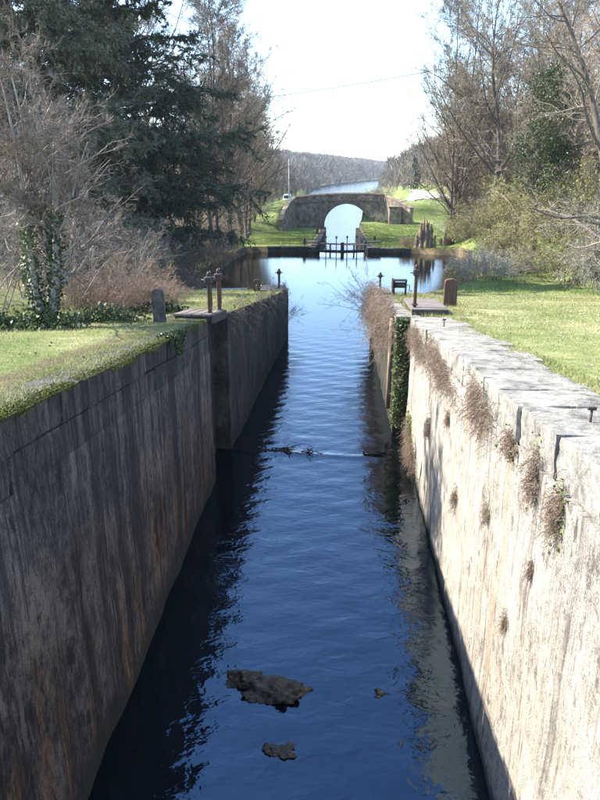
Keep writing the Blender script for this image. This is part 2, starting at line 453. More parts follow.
def ground_mesh():
    rows = np.concatenate([np.arange(-40, 0, 2.0), np.arange(0, 34, .4), np.arange(34, 37, .2), np.arange(37, 66, .5), np.arange(66, 70, .2), np.arange(70, 124, .7),
                           np.arange(124, 180, 2), np.arange(180, 300, 6), np.arange(300, 1000, 20), np.arange(1000, 1700, 100)])
    a = np.concatenate([[0, .25, .5, .54, .7, .9, 1.1, 1.4], np.arange(1.8, 8, .45), np.arange(8, 24, .9), np.arange(24, 60, 3), [62, 70, 85, 105, 140, 190, 270, 400, 600]])
    V, lit, lush = [], [], []
    for y in rows:
        xl, xr = float(XL(y)), float(XR(y))
        xs = np.concatenate([(xl - a)[::-1], np.linspace(xl, xr, 4)[1:-1], xr + a])
        z = ground_z(xs, np.full_like(xs, y))
        V.append(np.stack([xs, np.full_like(xs, y), z], 1))
        hl = np.clip((XHL(y) + 1.0 - xs) / 3, 0, 1) * (1 if y > 34 else .55)
        hr = np.clip((xs - XHR(y) - 1.5) / 3, 0, 1) * .75
        lv = np.maximum(hl, hr)
        # worn strip along the coping, bare earth at the water's edge
        d = np.where(xs < (xl + xr) / 2, xl - xs, xs - xr)
        lv = np.where((y < 34) & (d < 1.9) & (d > 0), np.maximum(lv, .62 * np.clip((1.9 - d) / .9, 0, 1)), lv)
        lv = np.where((y > 34) & (d < .75), 1.0, lv)
        lit.append(lv)
        lush.append(np.where((xs > 3) & (y > 38), .85, np.where((xs < -3) & (y > 60), .7, .1)))
    n = len(V[0]); V = np.concatenate(V)
    i = np.arange(len(rows) - 1)[:, None] * n + np.arange(n - 1)[None]
    Q = np.stack([i, i + 1, i + n + 1, i + n], -1).reshape(-1, 4)
    me = mesh_np('ground', V, Q, None, M['ground'], True)
    for nm, arr in (('litter', lit), ('lush', lush)):
        at = me.attributes.new(nm, 'FLOAT', 'POINT'); at.data.foreach_set('value', np.concatenate(arr).astype(np.float32))
    return tag(link('ground', me), 'grassy canal banks and wooded slopes', None, None, 'structure')
ground_mesh()

def gz(x, y): return float(ground_z(x, y))

# ------------------------------------------------------------------ water
ROCKS = [(-1.38, 8.72, .3), (-.90, 8.5, .5), (-.66, 7.4, .28), (.79, 8.55, .18)]
def water_mesh():
    rows = np.concatenate([np.arange(-6, 4, .5), np.arange(4, 34, .10), np.arange(34, 70.0, .4), [69.6]])
    nc = 58
    u = np.linspace(0, 1, nc)
    Y = np.repeat(rows[:, None], nc, 1)
    xl = XL(rows) - .9; xr = XR(rows) + .9
    xl = np.where(rows > 68, -2.6, xl); xr = np.where(rows > 68, 3.2, xr)
    X = xl[:, None] + (xr - xl)[:, None] * u[None]
    # gentle wavelets, rings round the stones, a riffle over the old gate sill
    Z = .0045 * np.sin(5.2 * Y + 2.2 * X + 2 * fbm(X * .5, Y * .5)) + .003 * np.sin(9.5 * Y - 4.1 * X + 3 * fbm(X * .9, Y * .9, 4.))
    for (rx, ry, rr) in ROCKS:
        r = np.hypot(X - rx, Y - ry)
        Z += .005 * np.sin(r * 26) * np.exp(-np.maximum(r - rr, 0) * 2.4)
    sill = 17.75 - .28 * (X + .5) * .3
    Z *= np.clip((34 - Y) / 6, .12, 1)
    Z += .016 * fbm(X * 3.2, Y * 5.5, 1.7, 3) * np.exp(-((Y - sill - 1.3) / 1.3) ** 2)
    Z += .055 * np.exp(-((Y - sill) / .13) ** 2) * (.7 + .7 * fbm(X * 2.2, Y, 3.))
    V = np.stack([X, Y, Z], -1).reshape(-1, 3)
    i = np.arange(len(rows) - 1)[:, None] * nc + np.arange(nc - 1)[None]
    Q = np.stack([i, i + 1, i + nc + 1, i + nc], -1).reshape(-1, 4)
    tag(link('water', mesh_np('water', V, Q, None, M['water'], True)), 'dark rippled water in the lock and the basin beyond', None, None, 'structure')
    rows = np.concatenate([np.arange(70.2, 130, 3), np.arange(130, 400, 10), np.arange(400, 1550, 40), [1590]])
    xl = XL(rows) - .7; xr = XR(rows) + .7
    V = np.stack([np.stack([xl, rows, np.full_like(rows, -3.2)], 1), np.stack([xr, rows, np.full_like(rows, -3.2)], 1)], 1).reshape(-1, 3)
    i = np.arange(len(rows) - 1) * 2
    tag(link('canal_water', mesh_np('canal_water', V, np.stack([i, i + 1, i + 3, i + 2], 1), None, M['canal_water'])),
        'wide pale blue canal curving away beyond the bridge', None, None, 'structure')
water_mesh()

# ------------------------------------------------------------------ lock walls
def face_sheet(a, b, ztop, zbot, out, ny, nz, amp, seed, back=.9):
    """a wall block: front face from a to b (plan points) with relief, a top and ends; out = unit normal towards the water"""
    a = np.array(a, float); b = np.array(b, float); out = np.array(out, float)
    s = np.linspace(0, 1, ny); P = a[None] + (b - a)[None] * s[:, None]
    zt = np.array([ztop(p[1]) for p in P])
    w = np.linspace(0, 1, nz)
    Zg = zbot + (zt[:, None] - zbot) * w[None]
    rel = amp * fbm(P[:, 1][:, None] * 1.4 + P[:, 0][:, None] * 1.4, Zg * 1.2, seed, 5)
    rel = rel * np.clip((zt[:, None] - Zg) / .9, 0, 1)
    F = np.zeros((ny, nz, 3)); F[..., 0] = P[:, 0][:, None] + out[0] * rel; F[..., 1] = P[:, 1][:, None] + out[1] * rel; F[..., 2] = Zg
    Bk = F[:, -1].copy(); Bk[:, 0] = P[:, 0] - out[0] * back; Bk[:, 1] = P[:, 1] - out[1] * back
    acc = Acc()
    i = np.arange(ny - 1)[:, None] * nz + np.arange(nz - 1)[None]
    Q = np.stack([i, i + nz, i + nz + 1, i + 1], -1).reshape(-1, 4)
    acc.add(F.reshape(-1, 3), Q)
    tp = np.stack([F[:, -1], Bk], 1).reshape(-1, 3); i = np.arange(ny - 1) * 2
    acc.add(tp, np.stack([i, i + 2, i + 3, i + 1], 1))
    for k in (0, ny - 1):
        bb = np.repeat(Bk[k][None], nz, 0); bb[:, 2] = Zg[k]
        e = np.stack([F[k], bb], 1).reshape(-1, 3); i = np.arange(nz - 1) * 2
        acc.add(e, np.stack([i, i + 1, i + 3, i + 2], 1))
    return acc

ztL = lambda y: float(ZL(y)); ztR = lambda y: float(ZR(y))
CAP_R, CAP_L = .46, .40        # height of the coping courses
wall_l = empty('lock_wall', (-3.1, 5, 0))
tag(wall_l, 'tall shaded lock wall of stained stone coloured darker for shade left of the water', 'wall', None, 'thing')
wall_r = empty('lock_wall', (2.09, 5, 0))
tag(wall_r, 'tall sunlit pale stone lock wall right of the water', 'wall', None, 'thing')

def child(name, me, parent, mat=None):
    o = link(name, me, mat)
    o.parent = parent
    o.matrix_parent_inverse = Matrix.Translation(-parent.location)
    return o

# chamber, recess and far-end faces
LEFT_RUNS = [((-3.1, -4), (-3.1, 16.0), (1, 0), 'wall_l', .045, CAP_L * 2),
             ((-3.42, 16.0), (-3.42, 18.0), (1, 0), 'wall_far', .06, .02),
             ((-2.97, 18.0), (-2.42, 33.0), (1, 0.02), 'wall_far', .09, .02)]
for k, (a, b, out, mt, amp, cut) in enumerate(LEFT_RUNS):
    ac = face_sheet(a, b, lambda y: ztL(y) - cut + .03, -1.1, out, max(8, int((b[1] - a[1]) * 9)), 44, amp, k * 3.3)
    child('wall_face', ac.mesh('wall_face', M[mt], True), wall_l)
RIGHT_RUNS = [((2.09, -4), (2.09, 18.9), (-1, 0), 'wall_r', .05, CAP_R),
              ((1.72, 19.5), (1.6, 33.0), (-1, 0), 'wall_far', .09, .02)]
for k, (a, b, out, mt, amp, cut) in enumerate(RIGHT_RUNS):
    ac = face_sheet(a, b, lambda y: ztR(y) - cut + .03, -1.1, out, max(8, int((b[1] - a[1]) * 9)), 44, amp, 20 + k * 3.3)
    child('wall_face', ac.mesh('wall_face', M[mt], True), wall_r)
# slot between chamber and far end on the right (old gate groove)
ac = face_sheet((2.42, 18.9), (2.42, 19.5), lambda y: ztR(y) - .03, -1.1, (-1, 0), 6, 30, .04, 77)
child('gate_groove', ac.mesh('gate_groove', M['wall_far'], True), wall_r)

def stone_mesh(name, mat, seed, amp=.012, sub=7, chip=.05):
    """rough dressed block, unit size: worn arrises, small hollows, chipped corners"""
    bm = bmesh.new(); bmesh.ops.create_cube(bm, size=1.0)
    bmesh.ops.subdivide_edges(bm, edges=list(bm.edges), cuts=sub, use_grid_fill=True)
    P = np.array([v.co for v in bm.verts]); Q = P * np.array([1.2, 1.1, .5])
    n1 = fbm(Q[:, 0] * 3 + seed * 5.1, Q[:, 1] * 3, Q[:, 2] * 3 + seed, 4); n2 = fbm(Q[:, 0] * 7 + seed * 2.1, Q[:, 1] * 7, Q[:, 2] * 7, 3)
    for v, p, a, b in zip(bm.verts, P, n1, n2):
        on = [abs(abs(q) - .5) < 1e-4 for q in p]; k = sum(on)
        d = Vector([(np.sign(q) if o else 0) for q, o in zip(p, on)])
        w = (.004 + max(a, 0) * chip + max(b, 0) * chip * .6) if k >= 2 else 0
        v.co += d * (amp * (a + .5 * b)) - Vector((d.x * w * .8, d.y * w * .5, d.z * w * 1.6))
    me = bpy.data.meshes.new(name); bm.to_mesh(me); bm.free()
    for p in me.polygons: p.use_smooth = True
    me.set_sharp_from_angle(angle=R(32))
    me.materials.append(mat)
    return me

def lay_course(parent, name, meshes, y0, y1, xface, side, ztop, hgt, dep, lmin, lmax, gap, proud, zjit, seed):
    """stones laid along a wall top; side = +1 where the stone runs to +X from its face"""
    r = random.Random(seed); y = y0
    while y < y1 - .3:
        L = min(r.uniform(lmin, lmax), y1 - y)
        g = r.uniform(*gap); ym = y + L / 2
        p = r.uniform(*proud); dp = dep * r.uniform(.9, 1.12)
        zt = ztop(ym) + r.uniform(-zjit, zjit)
        o = link(name, r.choice(meshes))
        sl = math.atan(ztop(ym + .5) - ztop(ym - .5))
        o.matrix_world = Matrix.Translation((xface(ym) + side * (dp / 2 - p), ym, zt - hgt / 2)) @ Matrix.Rotation(sl, 4, 'X') @ Matrix.Rotation(r.uniform(-.012, .012), 4, 'Z') @ Matrix.Diagonal((dp, L - g, hgt, 1))
        mw = o.matrix_world.copy()
        o.parent = parent; o.matrix_parent_inverse = Matrix.Translation(-parent.location); o.matrix_basis = mw
        y += L
cr = [stone_mesh('coping_stone', M['coping_r'], s, .018, 9, .08) for s in range(6)]
cl = [stone_mesh('coping_stone', M['coping_l'], 10 + s, .02, 7, .06) for s in range(4)]
lay_course(wall_r, 'coping_stone', cr, -3.5, 19.2, lambda y: 2.09, 1, lambda y: ztR(y) + .05, CAP_R, 1.22, .7, 1.5, (.006, .018), (-.03, .015), .006, 4)
lay_course(wall_l, 'coping_stone', cl, -3.5, 15.9, lambda y: -3.1, -1, lambda y: ztL(y) + .03, CAP_L, .62, 1.1, 1.9, (.004, .014), (-.012, .02), .006, 5)
lay_course(wall_l, 'course_stone', cl, -3.2, 15.9, lambda y: -3.1, -1, lambda y: ztL(y) - CAP_L + .02, CAP_L, .5, 1.3, 2.1, (.004, .012), (-.012, .012), .003, 6)
lay_course(wall_l, 'coping_stone', cl, 18.1, 32.9, lambda y: float(XL(y)), -1, lambda y: ztL(y) + .03, .34, .6, 1.0, 1.6, (.02, .05), (-.02, .03), .012, 7)
lay_course(wall_r, 'coping_stone', cr, 19.6, 32.9, lambda y: float(XR(y)), 1, lambda y: ztR(y) + .03, .36, .7, .9, 1.4, (.02, .06), (-.02, .03), .012, 8)
# pale rubbing timber on the far right section and quoin strip
o = tube('rubbing_timber', [(1.62, 20.2, .6), (1.63, 20.2, 2.0), (1.64, 20.2, ztR(20) - .1)], [.075, .08, .075], M['wood_pale'], None, 6)
o.parent = wall_r; o.matrix_parent_inverse = Matrix.Translation(-wall_r.location)

# ------------------------------------------------------------------ growing things
def unit(v): return v / np.maximum(np.linalg.norm(v, axis=-1, keepdims=True), 1e-9)
class Br:
    """a set of curved, tapering branches: p(t) = P0 + D L t + C t^2 + W sin(2 pi t)"""
    def __init__(s, P0, D, L, R0, R1, C, W):
        s.P0, s.D, s.L, s.R0, s.R1, s.C, s.W = P0, D, L, R0, R1, C, W
    def at(s, t):                       # t (n,k) -> (n,k,3)
        t3 = t[..., None]
        return s.P0[:, None] + s.D[:, None] * (s.L[:, None] * t)[..., None] + s.C[:, None] * t3 ** 2 + s.W[:, None] * np.sin(2 * np.pi * t3)
    def tan(s, t):
        t3 = t[..., None]
        return unit(s.D[:, None] * s.L[:, None, None] + 2 * s.C[:, None] * t3 + s.W[:, None] * 2 * np.pi * np.cos(2 * np.pi * t3))
    def rad(s, t): return s.R0[:, None] + (s.R1 - s.R0)[:, None] * t
    def kids(s, r, n, t0, t1, ang, ratio, rr, up, bend=.18, wig=.05, tfall=.55, flat=0.0, lmin=.1):
        N = len(s.L)
        t = np.sort(r.uniform(t0, t1, (N, n)), 1)
        p = s.at(t); tg = s.tan(t); ra = s.rad(t)
        rv = r.normal(size=(N, n, 3)); rv[..., 2] *= (1 - flat)
        perp = unit(rv - (rv * tg).sum(-1, keepdims=True) * tg)
        a = np.radians(ang + r.normal(0, 11, (N, n)))[..., None]
        d = unit(tg * np.cos(a) + perp * np.sin(a))
        L = s.L[:, None] * ratio * (1 - tfall * t) * r.uniform(.55, 1.25, (N, n))
        L = np.maximum(L, lmin)
        R0 = np.minimum(ra * rr, L * .06)
        C = r.normal(0, bend, (N, n, 3)) * L[..., None]; C[..., 2] += up * L
        W = r.normal(0, wig, (N, n, 3)) * L[..., None]
        f = lambda x: x.reshape(-1, *x.shape[2:])
        R0 = f(R0); return Br(f(p), f(d), f(L), R0, R0 * .3, f(C), f(W))
    def tubes(s, acc, nseg, nside, rmin=.0):
        N = len(s.L); t = np.repeat(np.linspace(0, 1, nseg + 1)[None], N, 0)
        p = s.at(t); tg = s.tan(t); ra = np.maximum(s.rad(t), rmin)
        ref = np.where(np.abs(tg[..., 2:3]) > .9, np.array([1., 0, 0]), np.array([0, 0, 1.]))
        u = unit(np.cross(tg, ref)); w = np.cross(tg, u)
        k = np.arange(nside) * 2 * np.pi / nside
        V = p[:, :, None] + ra[..., None, None] * (u[:, :, None] * np.cos(k)[None, None, :, None] + w[:, :, None] * np.sin(k)[None, None, :, None])
        b = (np.arange(N) * (nseg + 1) * nside)[:, None, None] + (np.arange(nseg) * nside)[None, :, None]
        j = np.arange(nside)[None, None]; j2 = (j + 1) % nside
        Q = np.stack([b + j, b + j2, b + nside + j2, b + nside + j], -1).reshape(-1, 4)
        acc.add(V.reshape(-1, 3), Q)
    def blades(s, acc, r, wid):
        """each branch as one thin tapering sliver"""
        N = len(s.L); a = s.P0; b = s.at(np.ones((N, 1)))[:, 0]
        d = unit(b - a); u = unit(np.cross(d, r.normal(size=(N, 3)))) * (wid if np.isscalar(wid) else wid[:, None])
        V = np.stack([a - u, a + u, b], 1).reshape(-1, 3)
        acc.add(V, None, np.arange(N * 3).reshape(-1, 3))

def leaves(acc, r, P, size, up=.35, narrow=.62):
    """small folded leaves at points P"""
    N = len(P); s = size * r.uniform(.6, 1.3, N)[:, None]
    n = r.normal(size=(N, 3)); n[:, 2] += up; n = unit(n)
    u = unit(np.cross(n, r.normal(size=(N, 3)))); w = np.cross(n, u)
    V = np.stack([P - u * s * .5, P + w * s * narrow * .5 + n * s * .12, P + u * s * .5, P - w * s * narrow * .5 + n * s * .12], 1).reshape(-1, 3)
    acc.add(V, np.arange(N * 4).reshape(-1, 4))

def roots(r, n, h, spread, r0, lean, jit=.0, base=.15, bend=.12):
    a = r.uniform(0, 2 * np.pi, n); tilt = r.uniform(0, spread, n)
    D = unit(np.stack([np.cos(a) * np.sin(tilt) + lean[0], np.sin(a) * np.sin(tilt) + lean[1], np.cos(tilt)], 1))
    L = h * r.uniform(.8, 1.05, n)
    P0 = np.stack([np.cos(a) * base * r.random(n), np.sin(a) * base * r.random(n), np.full(n, -.15)], 1)
    C = r.normal(0, bend * .5, (n, 3)) * L[:, None]; W = r.normal(0, .018, (n, 3)) * L[:, None]
    return Br(P0, D, L, np.full(n, r0) * r.uniform(.75, 1.1, n), np.full(n, r0 * .12), C, W)

def bare_tree(name, seed, h, r0, n1=22, n2=10, n3=7, n4=5, stems=1, spread=.04, lean=(0, 0), t0=.22, ang=48, tw=.012, bark='bark', twig='twig', up=.22, ratio=.42, ivy=0.0, bend=.12, ivyr=None):
    r = np.random.default_rng(seed)
    b0 = roots(r, stems, h, spread, r0, lean, bend=bend)
    b1 = b0.kids(r, n1, t0, .98, ang, ratio, .5, up, .10, .03, .6)
    b2 = b1.kids(r, n2, .15, 1, 44, .48, .55, .12)
    b3 = b2.kids(r, n3, .15, 1, 42, .5, .6, .10)
    b4 = b3.kids(r, n4, .1, 1, 38, .55, .6, .05, lmin=.18)
    root = empty(name)
    t = Acc(); b0.tubes(t, 12, 9); b1.tubes(t, 6, 5)
    link('trunk', t.mesh('trunk', M[bark], True), None, root)
    c = Acc(); b2.tubes(c, 4, 3, tw * .8); b3.tubes(c, 2, 3, tw * .45); b4.blades(c, r, tw * .55)
    link('crown', c.mesh('crown', M[twig]), None, root)
    if ivy:
        a = Acc(); n = int(ivy * 1000)
        tt = r.uniform(.0, .62, (stems, n)) ** 1.15
        p = b0.at(tt) + r.normal(0, 1, (stems, n, 3)) * (ivyr or (r0 + .10))
        leaves(a, r, p.reshape(-1, 3), .16 if ivyr is None else .085)
        link('ivy', a.mesh('ivy', M['ivy']), None, root)
    return root

def bush(name, seed, h, wid, nst, n1, n2, n3, mat, bark, rs=.012, tw=.006, arch=-.25, leafy=None):
    """many stems from one base, arching over"""
    r = np.random.default_rng(seed)
    a = r.uniform(0, 2 * np.pi, nst); q = np.sqrt(r.random(nst)) * wid * .45
    P0 = np.stack([np.cos(a) * q, np.sin(a) * q, np.full(nst, -.1)], 1)
    tilt = r.uniform(.05, .75, nst); a2 = a + r.normal(0, .7, nst)
    D = unit(np.stack([np.cos(a2) * np.sin(tilt), np.sin(a2) * np.sin(tilt), np.cos(tilt)], 1))
    L = h * r.uniform(.6, 1.15, nst)
    C = r.normal(0, .13, (nst, 3)) * L[:, None]; C[:, 2] += arch * L
    b0 = Br(P0, D, L, np.full(nst, rs), np.full(nst, rs * .3), C, r.normal(0, .03, (nst, 3)) * L[:, None])
    b1 = b0.kids(r, n1, .15, 1, 42, .45, .6, .05)
    b2 = b1.kids(r, n2, .1, 1, 42, .5, .6, .03)
    b3 = b2.kids(r, n3, .1, 1, 40, .55, .6, .0, lmin=.08)
    root = empty(name)
    t = Acc(); b0.tubes(t, 6, 4); b1.tubes(t, 3, 3, tw * .7)
    link('stems', t.mesh('stems', M[bark], True), None, root)
    c = Acc(); b2.tubes(c, 2, 3, tw * .5); b3.blades(c, r, tw * .7)
    if leafy:
        pts = b3.at(np.full((len(b3.L), 1), .8))[:, 0]
        lf = Acc(); leaves(lf, r, pts[r.random(len(pts)) < leafy[1]], leafy[2])
        link('foliage', lf.mesh('foliage', M[leafy[0]]), None, root)
    link('twigs', c.mesh('twigs', M[mat]), None, root)
    return root

def place(root, x, y, rz=0.0, s=1.0, dz=0.0):
    root.location = (x, y, gz(x, y) - .03 + dz); root.rotation_euler.z = rz
    root.scale = (s,) * 3 if not hasattr(s, '__len__') else s
    return root

# --- the big dark cedar on the left bank
def cedar(name, seed, h, rad, mat='cedar'):
    r = np.random.default_rng(seed)
    root = empty(name)
    b0 = Br(np.array([[0., 0, -.3]]), np.array([[0, 0, 1.]]), np.array([h]), np.array([.42]), np.array([.04]), np.array([[.3, 0, 0.]]), np.array([[.08, .05, 0.]]))
    n = 130; t = np.linspace(.05, .97, n) + r.normal(0, .006, n)
    p = b0.at(t[None])[0]; a = r.uniform(0, 2 * np.pi, n)
    prof = np.clip(1.08 - t, .1, 1) ** .62 * np.clip(.75 + t * 1.5, 0, 1)
    L = rad * prof * r.uniform(.62, 1.22, n)
    D = unit(np.stack([np.cos(a), np.sin(a), r.uniform(.10, .45, n)], 1))
    C = r.normal(0, .08, (n, 3)) * L[:, None]; C[:, 2] -= .20 * L
    b1 = Br(p, D, L, .025 + .011 * L, np.full(n, .012), C, r.normal(0, .02, (n, 3)) * L[:, None])
    b2 = b1.kids(r, 24, .10, 1, 48, .36, .5, -.18, .1, .03, .45, .75, .35)
    b3 = b2.kids(r, 11, .08, 1, 44, .42, .6, -.25, .1, .02, .4, .5, .22)
    b4 = b3.kids(r, 11, 0, 1, 46, .5, .6, -.05, .1, 0, .2, .0, .16)
    tr = Acc(); b0.tubes(tr, 14, 10); b1.tubes(tr, 6, 5)
    link('trunk', tr.mesh('trunk', M['bark'], True), None, root)
    c = Acc(); b2.tubes(c, 3, 3, .01); b3.blades(c, r, .045); b4.blades(c, r, .036)
    link('crown', c.mesh('crown', M[mat]), None, root)
    return root
tag(place(cedar('cedar_tree', 23, 22, 6.2, 'cedar_pale'), -16.2, 39.0), 'pale grey-green sunlit cedar left of the huge dark one', 'tree')
tag(place(cedar('cedar_tree', 21, 24, 7.5), -14.3, 46.0), 'huge dark blue-green cedar with drooping boughs on the left bank', 'tree')

# --- bare trees: a few grown shapes, each planted several times with its parts
TREES = [bare_tree('bare_tree', 31, 21, .22, 42, 12, 9, 7, t0=.18, tw=.017),
         bare_tree('bare_tree', 32, 19, .19, 26, 11, 9, 7, 2, .10, t0=.14, ang=44, tw=.017),
         bare_tree('bare_tree', 33, 17, .17, 20, 10, 8, 7, 3, .18, t0=.12, ang=42, tw=.017),
         bare_tree('bare_tree', 34, 20, .20, 34, 12, 8, 7, t0=.2, ivy=2.6, tw=.014)]
used = set()
def plant(k, x, y, rz, s, label, group):
    root = TREES[k]
    if k in used:
        root = copy_thing(root, (0, 0, 0))
    used.add(k)
    place(root, x, y, rz, s)
    tag(root, label, 'tree', group)
    return root
GL = 'bare trees on the left bank'
LEFT = [(1, -10.4, 75, 1.4, .98, 'bare twin-stemmed tree between the far quay and the bridge'), (0, -11.4, 86, .9, .9, None), (2, -13.2, 97, 3.0, .9, None), (0, -10.2, 67, 3.3, .95, 'bare tree on the left shore of the basin nearest the far quay'), (2, -10.6, 80, 2.3, .95, 'many-stemmed bare tree left of the bridge end'), (1, -11.6, 91, .3, .85, 'slim bare tree left of the bridge, farther back'), (2, -12.6, 104, 4.3, .8, None), (1, -10.0, 57, .3, 1.0, 'tall twin-stemmed bare tree rising just right of the dark cedar'),
        (3, -10.2, 63, 1.2, .98, 'tall bare tree with ivy climbing its trunk beside the cedar'),
        (0, -16, 60, 2.2, 1.15, 'tallest bare tree, its crown showing above the cedar'),
        (2, -13.4, 66, .8, .98, 'many-stemmed bare tree behind the ivy-clad tree'),
        (1, -13.6, 84, 5.0, .82, 'slender bare tree nearest the open sky on the left bank'),
        (0, -17, 100, 3.2, .75, None), (1, -16, 112, 2.0, .72, None),
        (2, -18.5, 124, 4.2, .78, None), (0, -18, 140, 1.5, .7, None), (1, -21, 152, 5.5, .75, None),         (1, -27, 58, 1.9, 1.0, None), (2, -21, 44, .7, .95, None), (0, -19, 36, 2.9, .85, None), (3, -26, 46, 4.1, 1.0, None),
        (2, -17, 29, 3.6, .62, 'small bare tree at the left edge in front of the cedar'),]
for k, x, y, a, s, lb in LEFT:
    plant(k, x, y, a, s, lb or 'grey bare tree in the thicket behind the left bank', GL)
GR = 'bare trees on the right slope'
RIGHT = [(1, 11.6, 72, 1.9, 1.1, 'slender bare tree on the right slope reaching farthest into the open sky'), (0, 13.2, 84, 5.4, 1.08, None), (1, 13.8, 80, 2.0, .8, None), (2, 15.5, 90, 1.0, .8, None), (0, 13.6, 66, .4, 1.08, 'tall bare tree on the right slope nearest the open sky'), (2, 12.4, 74, 1.3, .95, 'many-stemmed bare tree just above the wooden stakes'),
         (1, 17.5, 58, 2.4, 1.0, None), (2, 19, 50, 5.3, 1.0, None), (0, 21.5, 56, 3.1, 1.05, None), (1, 18.5, 69, 4.4, 1.02, None), (2, 17, 82, .2, .9, None), (0, 21, 78, 1.7, 1.0, None),
         (1, 20, 92, 2.9, .85, None), (2, 21.5, 106, 5.0, .8, None), (0, 24, 120, 3.7, .72, None), (1, 26, 66, .9, 1.1, None), (2, 24, 44, 2.1, .95, None), (0, 27, 52, 4.7, 1.05, None),
         (1, 23, 138, 1.1, .66, None), (2, 26, 155, 2.2, .7, None), (3, 20.5, 45, 2.0, .8, None), (1, 25, 88, .5, .95, None), (2, 30, 110, 1.5, .85, None)]
for k, x, y, a, s, lb in RIGHT:
    plant(k, x, y, a, s, lb or 'grey bare tree in the thicket up the right slope', GR)

# leaning tree at the right edge of the picture
lt = bare_tree('leaning_tree', 41, 16.5, .25, 26, 9, 7, 5, 1, .0, (-.44, .10), .12, 62, .009, 'bark', 'twig', .02, .46, 0.0, .02)
tag(place(lt, 13.2, 29.5), 'dark leaning bare tree with long low branches at the right edge', 'tree')
# ivy-choked tree on the slope
def ivy_tree(name, seed, h):
    r = np.random.default_rng(seed); root = bare_tree(name, seed, h, .16, 26, 9, 7, 6, 2, .14, tw=.016)
    a = Acc()
    for q in range(80):
        t = r.random(); c = np.array([r.normal(0, 1.05) * (1.1 - .5 * t), r.normal(0, 1.0), h * (.36 + .52 * t)])
        leaves(a, r, c + r.normal(0, 1, (120, 3)) * np.array([.40, .40, .5]), .17, .5)
    link('ivy', a.mesh('ivy', M['ivy']), None, root)
    return root
tag(place(ivy_tree('ivy_covered_tree', 44, 14.5), 14.4, 52.0), 'tree smothered in dark glossy ivy on the right slope', 'tree')

# --- ivy-wrapped small tree and pale thicket on the left lawn edge
st = bare_tree('ivy_wrapped_tree', 51, 5.2, .11, 13, 10, 8, 5, 4, .26, (0, 0), .25, 55, .0075, 'bark_pale', 'twig_pale', .05, .5, 1.2, .12, .085)
tag(place(st, -6.35, 14.3, .6), 'small pale bare tree with ivy wrapped round its stems', 'tree')
PT = [bush('bare_thicket', 61, 4.6, 2.6, 17, 8, 6, 5, 'twig_pale', 'bark_pale', .026, .0055, -.12),
      bush('bare_thicket', 62, 4.0, 2.4, 16, 8, 6, 5, 'twig_pale', 'bark_pale', .022, .0055, -.2)]
tag(place(PT[0], -9.2, 16.4, 0, .78), 'tall pale leafless thicket filling the left edge of the picture', 'shrub', 'pale thicket bushes')
tag(place(PT[1], -7.8, 18.9, 0, .72), 'pale leafless thicket between the ivy-wrapped tree and the cedar', 'shrub', 'pale thicket bushes')
for x, y, a, s, lb in ((-10.2, 21.5, 1.2, 1.15, 'pale leafless thicket farther back below the cedar boughs'), (-8.2, 24.5, 3.0, .7, 'pale leafless thicket right behind the brown bramble mound'),
                       (-11.5, 17.5, 4.0, 1.2, 'pale leafless thicket at the far left behind the first one')):
    c = copy_thing(PT[0], (0, 0, 0), label=lb); place(c, x, y, a, s)
br = bush('bramble_bush', 65, 1.75, 2.7, 150, 7, 6, 5, 'bramble', 'bramble', .007, .0055, -.38)
tag(place(br, -6.3, 19.0, 0, .86), 'rounded mound of dry reddish-brown brambles on the left lawn edge', 'bush')
br2 = copy_thing(br, (0, 0, 0), label='lower brown bramble mound right behind the stone bollard'); place(br2, -6.0, 21.8, 1.4, .6)

def ivy_patch(name, seed, n, sx, sy, h, size, mat='ivy'):
    r = np.random.default_rng(seed); a = Acc()
    q = r.normal(0, .5, (n, 2)); z = np.abs(r.normal(0, .5, n)) * h * np.clip(1.1 - np.hypot(q[:, 0], q[:, 1]) * .6, .2, 1)
    leaves(a, r, np.stack([q[:, 0] * sx, q[:, 1] * sy, z + .03], 1), size, .7)
    return link(name, a.mesh(name, M[mat]))
for k, (x, y, sx, sy, h, lb) in enumerate([(-6.3, 13.9, .9, .5, .45, 'dark ivy heaped at the foot of the ivy-wrapped tree'), (-5.5, 15.6, .9, .45, .4, 'glossy green ivy clump on the lawn edge before the brambles'),
                                           (-7.2, 13.3, .8, .5, .5, 'dark ivy clump at the far left edge of the lawn'), (-4.9, 18.2, .7, .4, .35, 'small dark ivy clump right of the bramble mound')]):
    o = ivy_patch('ivy_clump', 70 + k, 1500, sx, sy, h, .10); place(o, x, y); tag(o, lb, 'ivy', 'ivy clumps on the left lawn edge')

